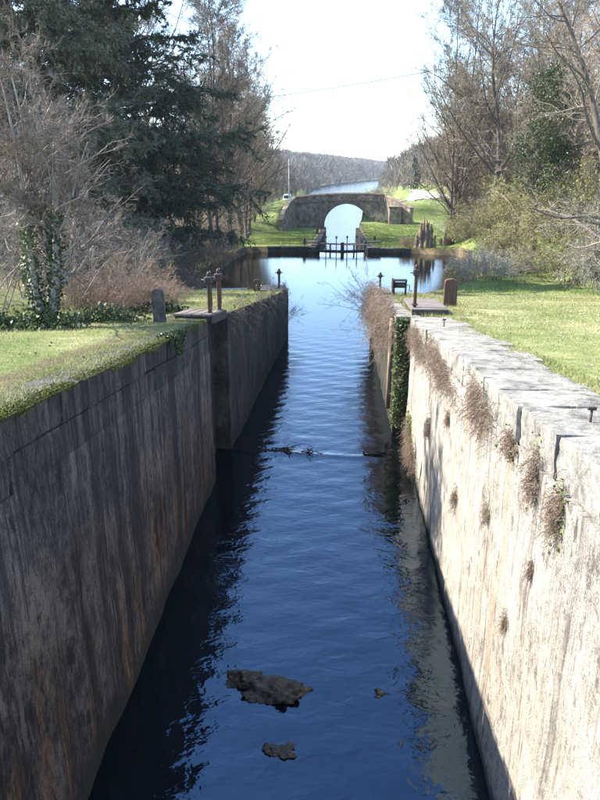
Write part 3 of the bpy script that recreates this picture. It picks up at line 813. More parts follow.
# ------------------------------------------------------------------ stone bridge and its lock
BX0, BX1, BY0, BY1 = -7.0, 7.2, 113.5, 118.6
def bridge():
    root = empty('stone_bridge', ((BX0 + BX1) / 2, BY0, -4.0))
    tag(root, 'old brown stone bridge with one round arch over the canal', 'bridge', None, 'thing')
    def adopt(o): o.parent = root; o.matrix_parent_inverse = Matrix.Translation(-root.location); return o
    cx, hw, zs, ztop = 1.16, 3.62, -1.15, 2.5
    ztopd = lambda x: 2.55 + .02 * (x - BX0) + .36 * (1 - ((x - .6) / 7.6) ** 2)              # deck line, a little higher to the right
    bm = bmesh.new()
    n = 26
    arc = [(cx - hw, -5.0)] + [(cx - hw * math.cos(math.pi * k / n), zs + (ztop - zs) * math.sin(math.pi * k / n)) for k in range(n + 1)] + [(cx + hw, -5.0)]
    for yy in (BY0, BY1):
        pass
    fr = [[bm.verts.new((x, y, z)) for (x, z) in arc] for y in (BY0, BY1)]
    tp = [[bm.verts.new((BX0 if i == 0 else (BX1 if i == len(arc) - 1 else x), y, ztopd(x) if 0 < i < len(arc) - 1 else -5.0)) for i, (x, z) in enumerate(arc)] for y in (BY0, BY1)]
    cl_ = [[bm.verts.new((BX0, y, ztopd(BX0))), bm.verts.new((BX1, y, ztopd(BX1)))] for y in (BY0, BY1)]
    m = len(arc)
    for s in (0, 1):
        f, t, c = fr[s], tp[s], cl_[s]
        for i in range(1, m - 2):
            bm.faces.new((f[i], f[i + 1], t[i + 1], t[i]))
        bm.faces.new((t[0], f[0], f[1], t[1], c[0])); bm.faces.new((f[m - 1], t[m - 1], c[1], t[m - 2], f[m - 2]))
    for i in range(m - 1): bm.faces.new((fr[0][i], fr[1][i], fr[1][i + 1], fr[0][i + 1]))
    for i in range(1, m - 2): bm.faces.new((tp[0][i], tp[0][i + 1], tp[1][i + 1], tp[1][i]))
    bm.faces.new((tp[0][0], cl_[0][0], cl_[1][0], tp[1][0])); bm.faces.new((tp[0][m - 1], tp[1][m - 1], cl_[1][1], cl_[0][1]))
    bm.faces.new((cl_[0][0], tp[0][1], tp[1][1], cl_[1][0])); bm.faces.new((tp[0][m - 2], cl_[0][1], cl_[1][1], tp[1][m - 2]))
    bmesh.ops.recalc_face_normals(bm, faces=list(bm.faces))
    adopt(bm_obj('masonry', bm, M['bridge']))
    # arch ring
    nv = 23
    for k in range(nv):
        a0 = math.pi * (k + .03) / nv; a1 = math.pi * (k + .97) / nv
        bm = bmesh.new(); vs_ = []
        for y in (BY0 - .05, BY0 + .35):
            for a in (a0, a1):
                for q in (0.0, .48):
                    vs_.append(bm.verts.new((cx - (hw + q) * math.cos(a), y, zs + (ztop - zs + q) * math.sin(a))))
        bmesh.ops.convex_hull(bm, input=vs_)
        adopt(bm_obj('arch_stone', bm, M['bridge_stone']))
    # string course and parapets, stone by stone
    r = random.Random(9)
    for y0, y1 in ((BY0 - .02, BY0 + .34), (BY1 - .34, BY1 + .02)):
        x = BX0
        while x < BX1 - .1:
            L = min(r.uniform(1.0, 1.5), BX1 - x)
            z = ztopd(x + L / 2)
            o = box('parapet_stone', (x + .01, y0 - .02, z + .16), (x + L - .01, y1, z + .82 + r.uniform(-.01, .01)), M['bridge'], None, .02, .008); adopt(o)
            o = box('coping_stone', (x + .012, y0 - .09, z + .83), (x + L - .012, y1 + .07, z + 1.04), M['bridge_stone'], None, .03, .008); adopt(o)
            x += L
        for k in range(12):
            xa = BX0 + (BX1 - BX0) * k / 12; xb = BX0 + (BX1 - BX0) * (k + 1) / 12; zz = ztopd((xa + xb) / 2)
            adopt(box('string_course', (xa + .006, y0 - .12, zz - .12), (xb - .006, y1, zz + .155), M['bridge_stone'], None, .02))
    # square piers in the face and wing walls
    for x0, x1 in ((-3.85, -3.0), (5.3, 6.1)):
        adopt(box('pilaster', (x0, BY0 - .12, -3.0), (x1, BY0 + .05, 2.6), M['bridge_stone'], None, .02, .01))
    def wing(pts, th, nm='wing_wall'):
        """wall following plan points with a sloping top: pts = (x, y, z_top)"""
        bm = bmesh.new(); L, Rr = [], []
        for (x, y, z) in pts:
            L.append((bm.verts.new((x, y, -3.2)), bm.verts.new((x, y, z)))); Rr.append((bm.verts.new((x - th, y, -3.2)), bm.verts.new((x - th, y, z))))
        for i in range(len(pts) - 1):
            bm.faces.new((L[i][0], L[i + 1][0], L[i + 1][1], L[i][1])); bm.faces.new((Rr[i][0], Rr[i][1], Rr[i + 1][1], Rr[i + 1][0]))
            bm.faces.new((L[i][1], L[i + 1][1], Rr[i + 1][1], Rr[i][1]))
        for e in (0, -1): bm.faces.new((L[e][0], L[e][1], Rr[e][1], Rr[e][0]))
        bmesh.ops.recalc_face_normals(bm, faces=list(bm.faces))
        adopt(bm_obj(nm, bm, M['bridge']))
        bm = bmesh.new(); vv = []
        for (x, y, z) in pts:
            vv.append([bm.verts.new((x + .08, y, z + .01)), bm.verts.new((x + .08, y, z + .16)), bm.verts.new((x - th - .08, y, z + .16)), bm.verts.new((x - th - .08, y, z + .01))])
        for a, b in zip(vv[:-1], vv[1:]):
            for k in range(4): bm.faces.new((a[k], b[k], b[(k + 1) % 4], a[(k + 1) % 4]))
        bm.faces.new(vv[0]); bm.faces.new(vv[-1][::-1])
        bmesh.ops.recalc_face_normals(bm, faces=list(bm.faces))
        adopt(bm_obj('wing_coping', bm, M['bridge_stone']))
    wing([(BX0, 113.4, 3.45), (-7.6, 108.5, 2.8), (-8.1, 104.5, 1.7), (-8.35, 102.5, .6)], .5)
    wing([(7.75, 113.4, 3.7), (9.3, 111.4, 3.0), (11.4, 109.6, 2.0)], .5)
    adopt(box('end_pier', (7.75, 109.9, -2.0), (9.6, 111.9, 2.05), M['bridge'], None, .04, .02))
    adopt(box('pier_cap', (7.64, 109.75, 2.055), (9.7, 112.0, 2.3), M['bridge_stone'], None, .03, .01))
    return root
bridge()
o = box('roadway', (BX0, BY0 + .36, 3.125), (BX1, BY1 - .36, 3.18), M['road'], None, .01); tag(o, 'pale gravel roadway over the bridge', None, None, 'structure')
# gravel forecourt and path right of the bridge
def sheet(name, poly, mat, lift, label, step=1.0):
    p = np.array(poly); x0, y0 = p.min(0); x1, y1 = p.max(0)
    bm = bmesh.new(); f = bm.faces.new([bm.verts.new((x, y, 0)) for x, y in poly])
    for ax, lo, hi in ((0, x0, x1), (1, y0, y1)):
        for c in np.arange(lo + step, hi, step):
            bmesh.ops.bisect_plane(bm, geom=list(bm.verts) + list(bm.edges) + list(bm.faces), plane_co=(c if ax == 0 else 0, c if ax else 0, 0), plane_no=(ax == 0, ax == 1, 0))
    z = ground_z(np.array([v.co.x for v in bm.verts]), np.array([v.co.y for v in bm.verts]))
    for v, zz in zip(bm.verts, z): v.co.z = zz + lift
    return tag(bm_obj(name, bm, mat), label, None, None, 'structure')
sheet('road', [(8.2, 116.5), (10.5, 117.5), (14.5, 124), (20.3, 128), (21.6, 140), (21.5, 160), (19, 185), (17, 185), (16.6, 160), (13.2, 140), (11, 124), (8.2, 119.5)], M['road'], .10, 'bright sunlit gravel road right of the bridge')

# lock sides of the lower lock
def side_wall(x0, y0, x1, y1, zt, out, lb):
    ac = face_sheet((x0, y0), (x1, y1), zt, -4.3, out, 90, 24, .10, x0 * 3, .55)
    root = empty('lower_lock_wall', (x0, y0, 0)); child('wall_face', ac.mesh('wall_face', M['wall_far'], True), root)
    return tag(root, lb, 'wall', None, 'thing')
side_wall(-2.1, 68.2, -2.1, 113.4, lambda y: float(ZL(y)) + .04, (1, 0), 'dark stone side of the lower lock left of its gates')
side_wall(2.7, 68.2, 2.7, 113.4, lambda y: min(float(ZR(y)) + .04, .5 - (y - 68) * .04 if y < 109 else -1.2), (-1, 0), 'dark stone side of the lower lock right of its gates')
for x0, x1, y, lb, zz in ((-9.0, -2.15, 68.3, 'low dark stone quay along the far left shore of the basin', .5), (2.75, 10.6, 68.3, 'low dark stone quay along the far right shore of the basin', .42)):
    root = empty('quay_wall', ((x0 + x1) / 2, y, 0)); tag(root, lb, 'wall', None, 'thing')
    r = random.Random(int(x0 * 10)); x = x0
    while x < x1 - .2:
        L = min(r.uniform(.9, 1.5), x1 - x); yb = 66.8 + .9 * abs((x - .3) / 9) * -.4 + 1.0
        o = link('quay_stone', r.choice(cl)); mw = Matrix.Translation((x + L / 2, yb + .3, zz - .55 + r.uniform(-.03, .03))) @ Matrix.Diagonal((L - .03, .9, 1.25, 1))
        o.parent = root; o.matrix_parent_inverse = Matrix.Translation(-root.location); o.matrix_basis = mw
        x += L

def lock_gate(name, hinge, tip, lb):
    """one mitre gate leaf: planked skin, beams, rail, paddle rods and a balance beam"""
    root = empty(name, (hinge[0], hinge[1], 0)); tag(root, lb, 'lock gate', 'gates of the lower lock')
    d = Vector((tip[0] - hinge[0], tip[1] - hinge[1], 0)); L = d.length; u = d.normalized()
    rot = math.atan2(u.y, u.x); root.rotation_euler.z = rot
    npl = 8
    for k in range(npl):
        o = box('plank', (L * k / npl + .008, -.04, -2.8), (L * (k + 1) / npl - .008, .04, .06), M['wood_dark'], root, .006)
    box('bottom_beam', (.0, -.13, .02), (L, .13, .14), M['wood_dark'], root, .015)
    box('top_beam', (.0, -.10, .66), (L + .04, .10, .80), M['wood_grey'], root, .015)
    box('walkway', (.0, .16, .66), (L, .60, .71), M['wood_grey'], root, .008)
    box('heel_post', (-.10, -.13, -2.8), (.10, .13, 1.0), M['wood_dark'], root, .02)
    box('mitre_post', (L - .12, -.12, -2.8), (L + .06, .12, .9), M['wood_dark'], root, .02)
    box('brace', (L * .5 - .06, -.09, .1), (L * .5 + .06, .09, .65), M['wood_dark'], root, .01)
    box('balance_beam', (-1.7, -.13, .76), (.1, .11, .96), M['wood_grey'], root, .03)
    for q in (.34, .78):
        p = tube('paddle_rod', [(L * q, -.2, -.4), (L * q, -.2, 1.45)], .05, M['iron'], root, 6)
        box('paddle_head', (L * q - .09, -.28, 1.3), (L * q + .09, -.12, 1.5), M['iron'], p, .03)
lock_gate('lock_gate', (-2.0, 69.2), (.34, 68.5), 'left leaf of the dark timber lock gates below the bridge')
lock_gate('lock_gate', (2.62, 69.2), (.40, 68.52), 'right leaf of the dark timber lock gates below the bridge')
def stub_post(x, y, h, w, mat, lb, name='mooring_post'):
    bm = bmesh.new(); z = gz(x, y) - .15
    bm_tube(bm, [(0, 0, 0), (0, 0, h * .55), (0.01, 0, h * .9), (.01, 0, h + .15)], [w * .5, w * .48, w * .5, w * .36], 8)
    o = bm_obj(name, bm, mat, None, False); o.location = (x, y, z)
    return tag(o, lb, 'post', 'short posts by the lower lock')
stub_post(-3.45, 69.6, .75, .32, M['wood_dark'], 'short black post at the far basin edge left of the gates')
stub_post(-3.0, 97, 1.05, .4, M['bollard_stone'], 'short grey post close to the bridge left of the arch')
stub_post(3.75, 74, .8, .3, M['wood_dark'], 'short black post on the far bank right of the gates')

# ------------------------------------------------------------------ posts, platforms and winding gear along the upper lock
def bollard(name, x, y, h, w, d, mat, lb, rz=0.0, lean=0.0):
    """slab-like post with a rounded head"""
    bm = bmesh.new(); prof = [(-.5, -.2), (-.48, .3), (-.5, .86)] + [(-.5 * math.cos(a), .86 + .14 * math.sin(a)) for a in np.linspace(.35, math.pi - .35, 7)] + [(.5, .86), (.49, .3), (.5, -.2)]
    f = [bm.verts.new((px * w, -d / 2, pz * h)) for px, pz in prof]; b = [bm.verts.new((px * w, d / 2, pz * h)) for px, pz in prof]
    bm.faces.new(f); bm.faces.new(b[::-1])
    for i in range(len(prof)): bm.faces.new((f[i], b[i], b[(i + 1) % len(prof)], f[(i + 1) % len(prof)]))
    bmesh.ops.recalc_face_normals(bm, faces=list(bm.faces))
    bmesh.ops.bevel(bm, geom=list(bm.edges), offset=min(w, d) * .07, segments=2, affect='EDGES')
    for v in bm.verts: v.co += Vector((random.uniform(-1, 1), random.uniform(-1, 1), random.uniform(-1, 1))) * .006
    o = bm_obj(name, bm, mat); o.location = (x, y, gz(x, y)); o.rotation_euler = (0, lean, rz)
    return tag(o, lb, 'bollard')
bollard('bollard', -4.15, 15.5, .80, .27, .24, M['bollard_stone'], 'upright round-topped grey-brown bollard on the left lawn', .1, -.03)
bollard('bollard', -3.75, 31.3, .56, .30, .24, M['wood_brown'], 'small red-brown bollard at the far end of the left lawn', .1, .02)
bollard('bollard', 4.0, 24.4, 1.0, .46, .26, M['wood_brown'], 'large dark red-brown bollard on the right lawn', -.05)

def plank_deck(name, x0, x1, y0, y1, z, n, lb, along='x', slope=0.0, mat='wood_grey'):
    root = empty(name, ((x0 + x1) / 2, (y0 + y1) / 2, z)); root.rotation_euler.x = slope
    tag(root, lb, 'platform')
    W, D = x1 - x0, y1 - y0
    for k in range(n):
        if along == 'x': lo, hi = (-W / 2 + random.uniform(-.02, .02), -D / 2 + D * k / n + .012, 0), (W / 2 + random.uniform(-.02, .02), -D / 2 + D * (k + 1) / n - .012, .055 + random.uniform(0, .008))
        else: lo, hi = (-W / 2 + W * k / n + .012, -D / 2 + random.uniform(-.02, .02), 0), (-W / 2 + W * (k + 1) / n - .012, D / 2 + random.uniform(-.02, .02), .055 + random.uniform(0, .008))
        box('plank', lo, hi, M[mat], root, .008, .003)
    if along == 'x':
        for q in (-W / 2 + .12, W / 2 - .22): box('joist', (q, -D / 2 + .03, -.16), (q + .1, D / 2 - .03, -.004), M['wood_dark'], root, .008)
        box('edge_beam', (-W / 2 + .01, -D / 2 - .055, -.17), (W / 2 - .01, -D / 2 + .006, .045), M['wood_dark'], root, .008)
    else:
        for q in (-D / 2 + .12, D / 2 - .22): box('joist', (-W / 2 + .03, q, -.16), (W / 2 - .03, q + .1, -.004), M['wood_dark'], root, .008)
        box('edge_beam', (W / 2 - .004, -D / 2 + .01, -.17), (W / 2 + .06, D / 2 - .01, .045), M['wood_dark'], root, .008)
    return root
def paddle_post(name, x, y, z, h, lb, mat='rust', head=True, w=.095):
    root = empty(name, (x, y, z)); tag(root, lb, 'paddle post', 'paddle winding posts of the upper lock')
    box('shaft', (-w / 2, -w / 2, -.25), (w / 2, w / 2, h), M[mat], root, .012)
    box('foot_plate', (-w * .95, -w * .95, .0), (w * .95, w * .95, .035), M['iron'], root, .008)
    if head:
        hd = box('gear_case', (-w * 1.0, -w * 1.1, h * .80), (w * 1.0, w * 1.1, h * .98), M['iron'], root, .025)
        tube('spindle', [(-w * 1.9, 0, h * .88), (w * 1.9, 0, h * .88)], .022, M['iron'], hd, 6)
        tube('rack', [(w * .3, w * .9, h * .2), (w * .3, w * .9, h * 1.1)], .025, M['iron'], root, 4)
        tube('cap', [(0, 0, h * .98), (0, 0, h * 1.06), (0, 0, h * 1.1)], [w * .55, w * .5, w * .15], M['iron'], root, 8)
    return root
zl = lambda y: ztL(y); zr = lambda y: ztR(y)
plank_deck('plank_platform', -3.95, -3.0, 15.85, 17.75, zl(16.8) + .10, 4, 'grey plank platform beside the two posts on the left wall', 'y', -math.atan(.129))
paddle_post('paddle_post', -3.1, 16.25, zl(16.2) + .12, .95, 'nearer of the two brown winding posts on the left wall')
paddle_post('paddle_post', -3.06, 17.35, zl(17.3) + .12, 1.0, 'farther of the two brown winding posts on the left wall')
plank_deck('plank_platform', 2.2, 3.3, 20.2, 22.9, zr(21.5) + .22, 3, 'grey-brown plank platform at the end of the right coping', 'x', -math.atan(.12) * .5)
paddle_post('paddle_post', 2.33, 20.6, zr(20.6) + .30, 1.1, 'brown winding post with dark gear on the right platform')
plank_deck('plank_platform', -3.55, -2.5, 30.8, 32.3, zl(31.5) + .12, 3, 'small plank platform at the far tip of the left wall', 'x', 0)
paddle_post('paddle_post', -2.72, 31.4, zl(31.5) + .16, .82, 'dark winding post at the far tip of the left wall', 'wood_dark')
plank_deck('plank_platform', 1.55, 2.4, 31.2, 32.5, zr(31.8) + .14, 3, 'small plank platform at the far tip of the right wall', 'x', 0)
paddle_post('paddle_post', 1.95, 31.8, zr(31.8) + .18, .78, 'dark winding post at the far tip of the right wall', 'wood_dark')
# old winch beside the far right platform
def winch(x, y):
    root = empty('iron_winch', (x, y, gz(x, y))); tag(root, 'squat dark iron winch behind the right platform', 'winch')
    for s in (-.26, .26):
        box('frame_leg', (s - .035, -.06, -.1), (s + .035, .06, .72), M['iron'], root, .01)
        tube('stay', [(s, .05, .6), (s, .36, -.05)], .03, M['iron'], root, 6)
    tube('drum', [(-.24, 0, .52), (.24, 0, .52)], .13, M['iron'], root, 12)
    bm = bmesh.new(); bm_tube(bm, [(-.36, 0, .52), (-.31, 0, .52)], .27, 18)
    g = bm_obj('gear_wheel', bm, M['rust'], root)
    for k in range(18):
        a = k * 2 * math.pi / 18
        bm = bmesh.new(); bm_box(bm, (-.36, -.02, .26), (-.31, .02, .31)); 
        o = bm_obj('tooth', bm, M['rust'], g); o.matrix_basis = Matrix.Translation((0, 0, .52)) @ Matrix.Rotation(a, 4, 'X')
    tube('crank', [(.30, 0, .52), (.42, 0, .52), (.42, -.02, .26), (.56, -.02, .26)], .022, M['iron'], root, 6)
    box('hood', (-.30, -.16, .70), (.30, .16, .77), M['iron'], root, .02)
winch(2.75, 30.4)
def peg(x, y, h, lb):
    root = empty('iron_peg', (x, y, zr(y) + .04)); tag(root, lb, 'peg', 'iron pegs in the right coping')
    tube('pin', [(0, 0, -.1), (0, 0, h)], .014, M['iron'], root, 7)
    box('head', (-.045, -.018, h - .012), (.045, .018, h + .022), M['iron'], root, .006)
peg(2.62, 6.72, .15, 'iron peg standing in the nearest right coping stones')
peg(2.62, 16.6, .17, 'iron peg in the right coping near the plank platform')

# flat-bottomed boat by the left shore
def boat():
    root = empty('punt', (-7.3, 43.6, .0), .12); tag(root, 'small pale flat boat moored at the left shore of the basin', 'boat')
    L, W, H = 2.9, 1.05, .34
    bm = bmesh.new(); rings = []
    for t, k, lift in ((-1, .62, .14), (-.7, .95, .02), (0, 1, 0), (.7, .95, .02), (1, .62, .14)):
        x = t * L / 2; w = W / 2 * k
        rings.append([bm.verts.new(v) for v in ((x, -w, H + lift * .3), (x, -w * .84, -.08 + lift), (x, w * .84, -.08 + lift), (x, w, H + lift * .3), (x, w - .05, H + lift * .3), (x, w * .8, .0 + lift), (x, -w * .8, .0 + lift), (x, -w + .05, H + lift * .3))])
    for a, b in zip(rings[:-1], rings[1:]):
        for k in range(8): bm.faces.new((a[k], b[k], b[(k + 1) % 8], a[(k + 1) % 8]))
    bm.faces.new(rings[0]); bm.faces.new(rings[-1][::-1])
    bmesh.ops.recalc_face_normals(bm, faces=list(bm.faces))
    bm_obj('hull', bm, M['boat'], root)
    for x in (-.7, .6): box('thwart', (x - .13, -W / 2 + .06, .22), (x + .13, W / 2 - .06, .26), M['wood_grey'], root, .006)
boat()

# weathered wooden stakes on the far right bank
def stakes(x, y, n, h, wid, seed, lb):
    r = random.Random(seed); root = empty('carved_stakes', (x, y, gz(x, y))); tag(root, lb, 'sculpture', 'upright wooden stakes on the far right bank')
    for k in range(n):
        px = (k / (n - 1) - .5) * wid + r.uniform(-.05, .05); py = r.uniform(-.25, .25)
        hh = h * (1 - .45 * abs(px / wid * 2) ** 1.5) * r.uniform(.75, 1.1); rr = r.uniform(.13, .21)
        pts, rad, lx = [], [], r.uniform(-.06, .06)
        m = 9
        for i in range(m):
            t = i / (m - 1)
            pts.append((px + lx * t + r.uniform(-.03, .03), py + r.uniform(-.03, .03), -.15 + (hh + .15) * t)); rad.append(rr * (1.15 - .55 * t) * r.uniform(.68, 1.3))
        rad[-1] = .02
        s = tube('stake', pts, rad, M['wood_pale'], root, 7, False)
        for q in range(2):
            i = r.randint(3, 7); a = r.uniform(0, 6.28); p = Vector(pts[i])
            tube('knot', [p, p + Vector((math.cos(a) * .14, math.sin(a) * .14, .10)), p + Vector((math.cos(a) * .2, math.sin(a) * .2, .26))], [.05, .045, .012], M['wood_pale'], s, 5, False)
stakes(8.35, 67.6, 9, 2.9, 1.7, 3, 'cluster of tall jagged weathered wooden stakes by the far shore')
stakes(10.9, 71.5, 5, 2.0, .8, 8, 'smaller group of jagged wooden stakes higher up the bank')

# van and utility pole on the towpath
def van():
    x, y = -12.2, 165
    root = empty('van', (x, y, gz(x, y) + .02)); tag(root, 'small pale blue van parked on the far left bank', 'van')
    prof = [(-2.1, .35), (-2.15, .95), (-1.75, 1.08), (-1.15, 1.85), (-.8, 1.97), (2.0, 1.95), (2.12, 1.7), (2.15, .35)]      # y, z
    bm = bmesh.new(); a = [bm.verts.new((-.86 if z < 1.2 else -.76, py, z)) for py, z in prof]; b = [bm.verts.new((.86 if z < 1.2 else .76, py, z)) for py, z in prof]
    bm.faces.new(a); bm.faces.new(b[::-1])
    for i in range(len(prof)): bm.faces.new((a[i], b[i], b[(i + 1) % len(prof)], a[(i + 1) % len(prof)]))
    bmesh.ops.recalc_face_normals(bm, faces=list(bm.faces)); bmesh.ops.bevel(bm, geom=list(bm.edges), offset=.06, segments=2, affect='EDGES')
    bm_obj('body', bm, M['van_paint'], root, True)
    bm = bmesh.new(); f = [bm.verts.new(v) for v in ((-.72, -1.76, 1.13), (.72, -1.76, 1.13), (.66, -1.24, 1.78), (-.66, -1.24, 1.78))]
    bm.faces.new(f); bmesh.ops.solidify(bm, geom=list(bm.faces), thickness=.03); w = bm_obj('windscreen', bm, M['glass'], root)
    w.location = (0, -.035, .02)
    for s in (-1, 1):
        box('side_window', (s * .80 - .02 * s, -1.0, 1.2), (s * .85, -.1, 1.7), M['glass'], root, .02)
        box('headlight', (s * .45 - .02, -2.19, .72), (s * .80, -2.08, .92), M['lamp'], root, .03)
        box('mirror', (s * .88, -1.3, 1.15), (s * 1.06, -1.2, 1.4), M['tyre'], root, .02)
        for yy in (-1.35, 1.35):
            t = tube('wheel', [(s * .66, yy, .32), (s * .88, yy, .32)], .32, M['tyre'], root, 16, False)
            tube('rim', [(s * .86, yy, .32), (s * .89, yy, .32)], .19, M['lamp'], t, 12, False)
    box('bumper', (-.84, -2.22, .36), (.84, -2.08, .56), M['tyre'], root, .03)
van()
def pole(x, y, h, lb):
    root = empty('utility_pole', (x, y, gz(x, y))); tag(root, lb, 'pole')
    tube('mast', [(0, 0, -.3), (0, 0, h * .5), (0, 0, h)], [.17, .14, .10], M['pole'], root, 8)
    box('cross_arm', (-.5, -.05, h - .5), (.5, .05, h - .38), M['pole'], root, .01)
    for s in (-.42, 0, .42): tube('insulator', [(s, 0, h - .38), (s, 0, h - .22)], [.04, .03], M['glass'], root, 6)
    return root
pole(-11.4, 160, 10.0, 'pale utility pole beside the van on the left bank')
ZC0, ZC1 = 17.3, 24.9
pole(-26, 118, ZC0 + .3 - gz(-26, 118), 'wooden cable pole hidden among the left bank trees')
pole(28, 118, ZC1 + .3 - gz(28, 118), 'wooden cable pole hidden among the right slope trees')
zc0, zc1 = ZC0, ZC1
pts = [(-26 + 54 * t, 118, zc0 + (zc1 - zc0) * t - 4 * .8 * t * (1 - t)) for t in np.linspace(0, 1, 25)]
tag(tube('overhead_cable', pts, .05, M['tyre'], None, 4), 'thin overhead cable strung across the canal between the trees', 'cable')

# ------------------------------------------------------------------ scrub and bushes
SC = [bush('scrub_bush', 81, 3.0, 3.0, 40, 8, 7, 5, 'twig_green', 'twig', .018, .011, -.22, ('bud_leaf', .5, .085)),
      bush('scrub_bush', 82, 2.6, 3.0, 44, 8, 7, 5, 'twig_grey', 'twig_grey', .014, .010, -.3),
      bush('scrub_bush', 83, 3.4, 2.8, 34, 8, 7, 6, 'twig', 'bark', .022, .012, -.15),
      bush('scrub_bush', 84, 1.5, 2.6, 70, 7, 6, 5, 'bramble', 'bramble', .009, .009, -.35)]
sused = set()
def scrub(k, x, y, rz, s, lb, grp):
    root = SC[k]
    if k in sused: root = copy_thing(root, (0, 0, 0))
    sused.add(k); place(root, x, y, rz, s); return tag(root, lb, 'bush', grp)
GS = 'scrub on the right slope'
scrub(1, 9.6, 45.2, .3, (1.15, 1.0, 1.0), 'silver-grey twiggy bush at the right edge of the basin', GS)
scrub(1, 11.4, 48.0, 2.0, 1.05, 'silver-grey bush just behind the one at the basin edge', GS)
scrub(1, 15.3, 39.6, 1.0, (1.2, 1.2, 1.75), 'tall silvery bush at the right edge of the picture', GS)
scrub(1, 16.6, 41.5, 4.0, 1.4, 'silvery bush half hidden behind the tall one at the right edge', GS)
scrub(3, 7.2, 69.0, .5, (.75, .75, .9), 'low reddish-brown bush left of the wooden stakes', GS)
scrub(0, 12.2, 68.5, 1.5, .9, 'yellow-green bush right above the wooden stakes', GS)
scrub(1, 11.3, 60.5, 1.5, .85, 'pale grey bush on the far right shore of the basin', GS)
scrub(0, 12.4, 50.5, 2.2, 1.35, 'yellow-green bush in front of the ivy-smothered tree', GS)
scrub(0, 14.6, 44.4, 4.0, 1.2, 'yellow-green bush on the bank left of the tall silvery bush', GS)
rr_ = random.Random(17)
cnt = 0
for row, (d0, stepy) in enumerate(((1.6, 3.2), (4.2, 3.4), (7.2, 4.0), (10.5, 4.6))):
    y = 40.0 if row else 59.0
    while y < 80:
        x = float(XHR(y)) + d0 + rr_.uniform(-.9, .9)
        if y < 56 and row == 0: x += 1.2
        k = rr_.choice((0, 0, 0, 1, 0, 2) if row else (0, 0, 0, 1, 3))
        scrub(k, x, y + rr_.uniform(-1, 1), rr_.uniform(0, 6), rr_.uniform(.85, 1.25) if row == 0 else rr_.uniform(1.2, 1.85), {0: 'yellow-green budding bush in the scrub up the right slope', 1: 'grey leafless bush in the scrub up the right slope', 2: 'brown leafless bush in the scrub up the right slope', 3: 'low dry bramble in the scrub up the right slope'}[k], GS)
        y += stepy
for x, y, k, s in ((19, 92, 2, 1.0), (18.6, 102, 1, 1.1), (23, 118, 2, 1.2), (23.5, 132, 3, 1.5), (24, 146, 2, 1.3), (7.4, 112.4, 1, 1.05), (9.5, 122, 2, .9), (8.6, 150, 1, .9), (11.5, 185, 2, 1.4), (10.5, 215, 2, 1.3)):
    scrub(k, x, y, rr_.uniform(0, 6), s, {1: 'grey bush beside the gravel road beyond the bridge', 2: 'brown bush beside the gravel road beyond the bridge', 3: 'low bramble beside the gravel road beyond the bridge'}[k], 'bushes along the far road')
for x, y, k, s in ((-10.4, 41.5, 2, .9), (-10.6, 45.5, 2, .8), (-10.2, 51, 2, .9), (-10.4, 54.5, 3, 1.2), (-10.6, 60, 2, .9), (-11.0, 66, 3, 1.1), (-12.6, 71, 2, .8), (-13.4, 77, 2, .9), (-14.5, 86, 3, 1.2),
                   (-9.4, 37.5, 3, 1.0), (-11.2, 37.0, 2, 1.0), (-10.6, 33.0, 2, 1.0), (-9.2, 29.6, 3, 1.2), (-11.6, 28.0, 2, 1.1), (-8.6, 26.6, 2, .8), (-14.2, 33, 2, 1.1), (-15, 97, 2, .9), (-17, 106, 2, 1.0), (-16.8, 118, 3, 1.3), (-18.5, 131, 2, 1.0)):
    scrub(k, x, y, rr_.uniform(0, 6), s, {2: 'dark leafless bush in the undergrowth along the left bank', 3: 'low brown bramble in the undergrowth along the left bank'}[k], 'undergrowth on the left bank')

# small conifer beside the far road
def conifer(name, seed, h, w):
    r = np.random.default_rng(seed); root = empty(name)
    b0 = Br(np.array([[0., 0, -.2]]), np.array([[0, 0, 1.]]), np.array([h]), np.array([.14]), np.array([.02]), np.zeros((1, 3)), np.zeros((1, 3)))
    n = 60; t = np.linspace(.08, .98, n); p = b0.at(t[None])[0]; a = r.uniform(0, 6.28, n)
    D = unit(np.stack([np.cos(a), np.sin(a), r.uniform(-.15, .25, n)], 1)); L = w * (1.05 - t) * r.uniform(.7, 1.2, n) + .15
    b1 = Br(p, D, L, np.full(n, .02), np.full(n, .008), np.zeros((n, 3)), np.zeros((n, 3)))
    b2 = b1.kids(r, 26, .05, 1, 50, .34, .6, -.1, lmin=.2); b3 = b2.kids(r, 5, 0, 1, 45, .5, .6, -.1, lmin=.15)
    tr = Acc(); b0.tubes(tr, 6, 7); b1.tubes(tr, 2, 3); link('trunk', tr.mesh('trunk', M['bark']), None, root)
    c = Acc(); b2.blades(c, r, .06); b3.blades(c, r, .05); link('crown', c.mesh('crown', M['cedar']), None, root)
    return root
cf = conifer('conifer_tree', 5, 8.5, 2.3); place(cf, 19.6, 190); tag(cf, 'small dark conifer beside the far gravel road', 'tree')
cf2 = copy_thing(cf, (0, 0, 0), label='taller dark conifer on the skyline of the right slope'); place(cf2, 34, 215, 1.0, 1.6)

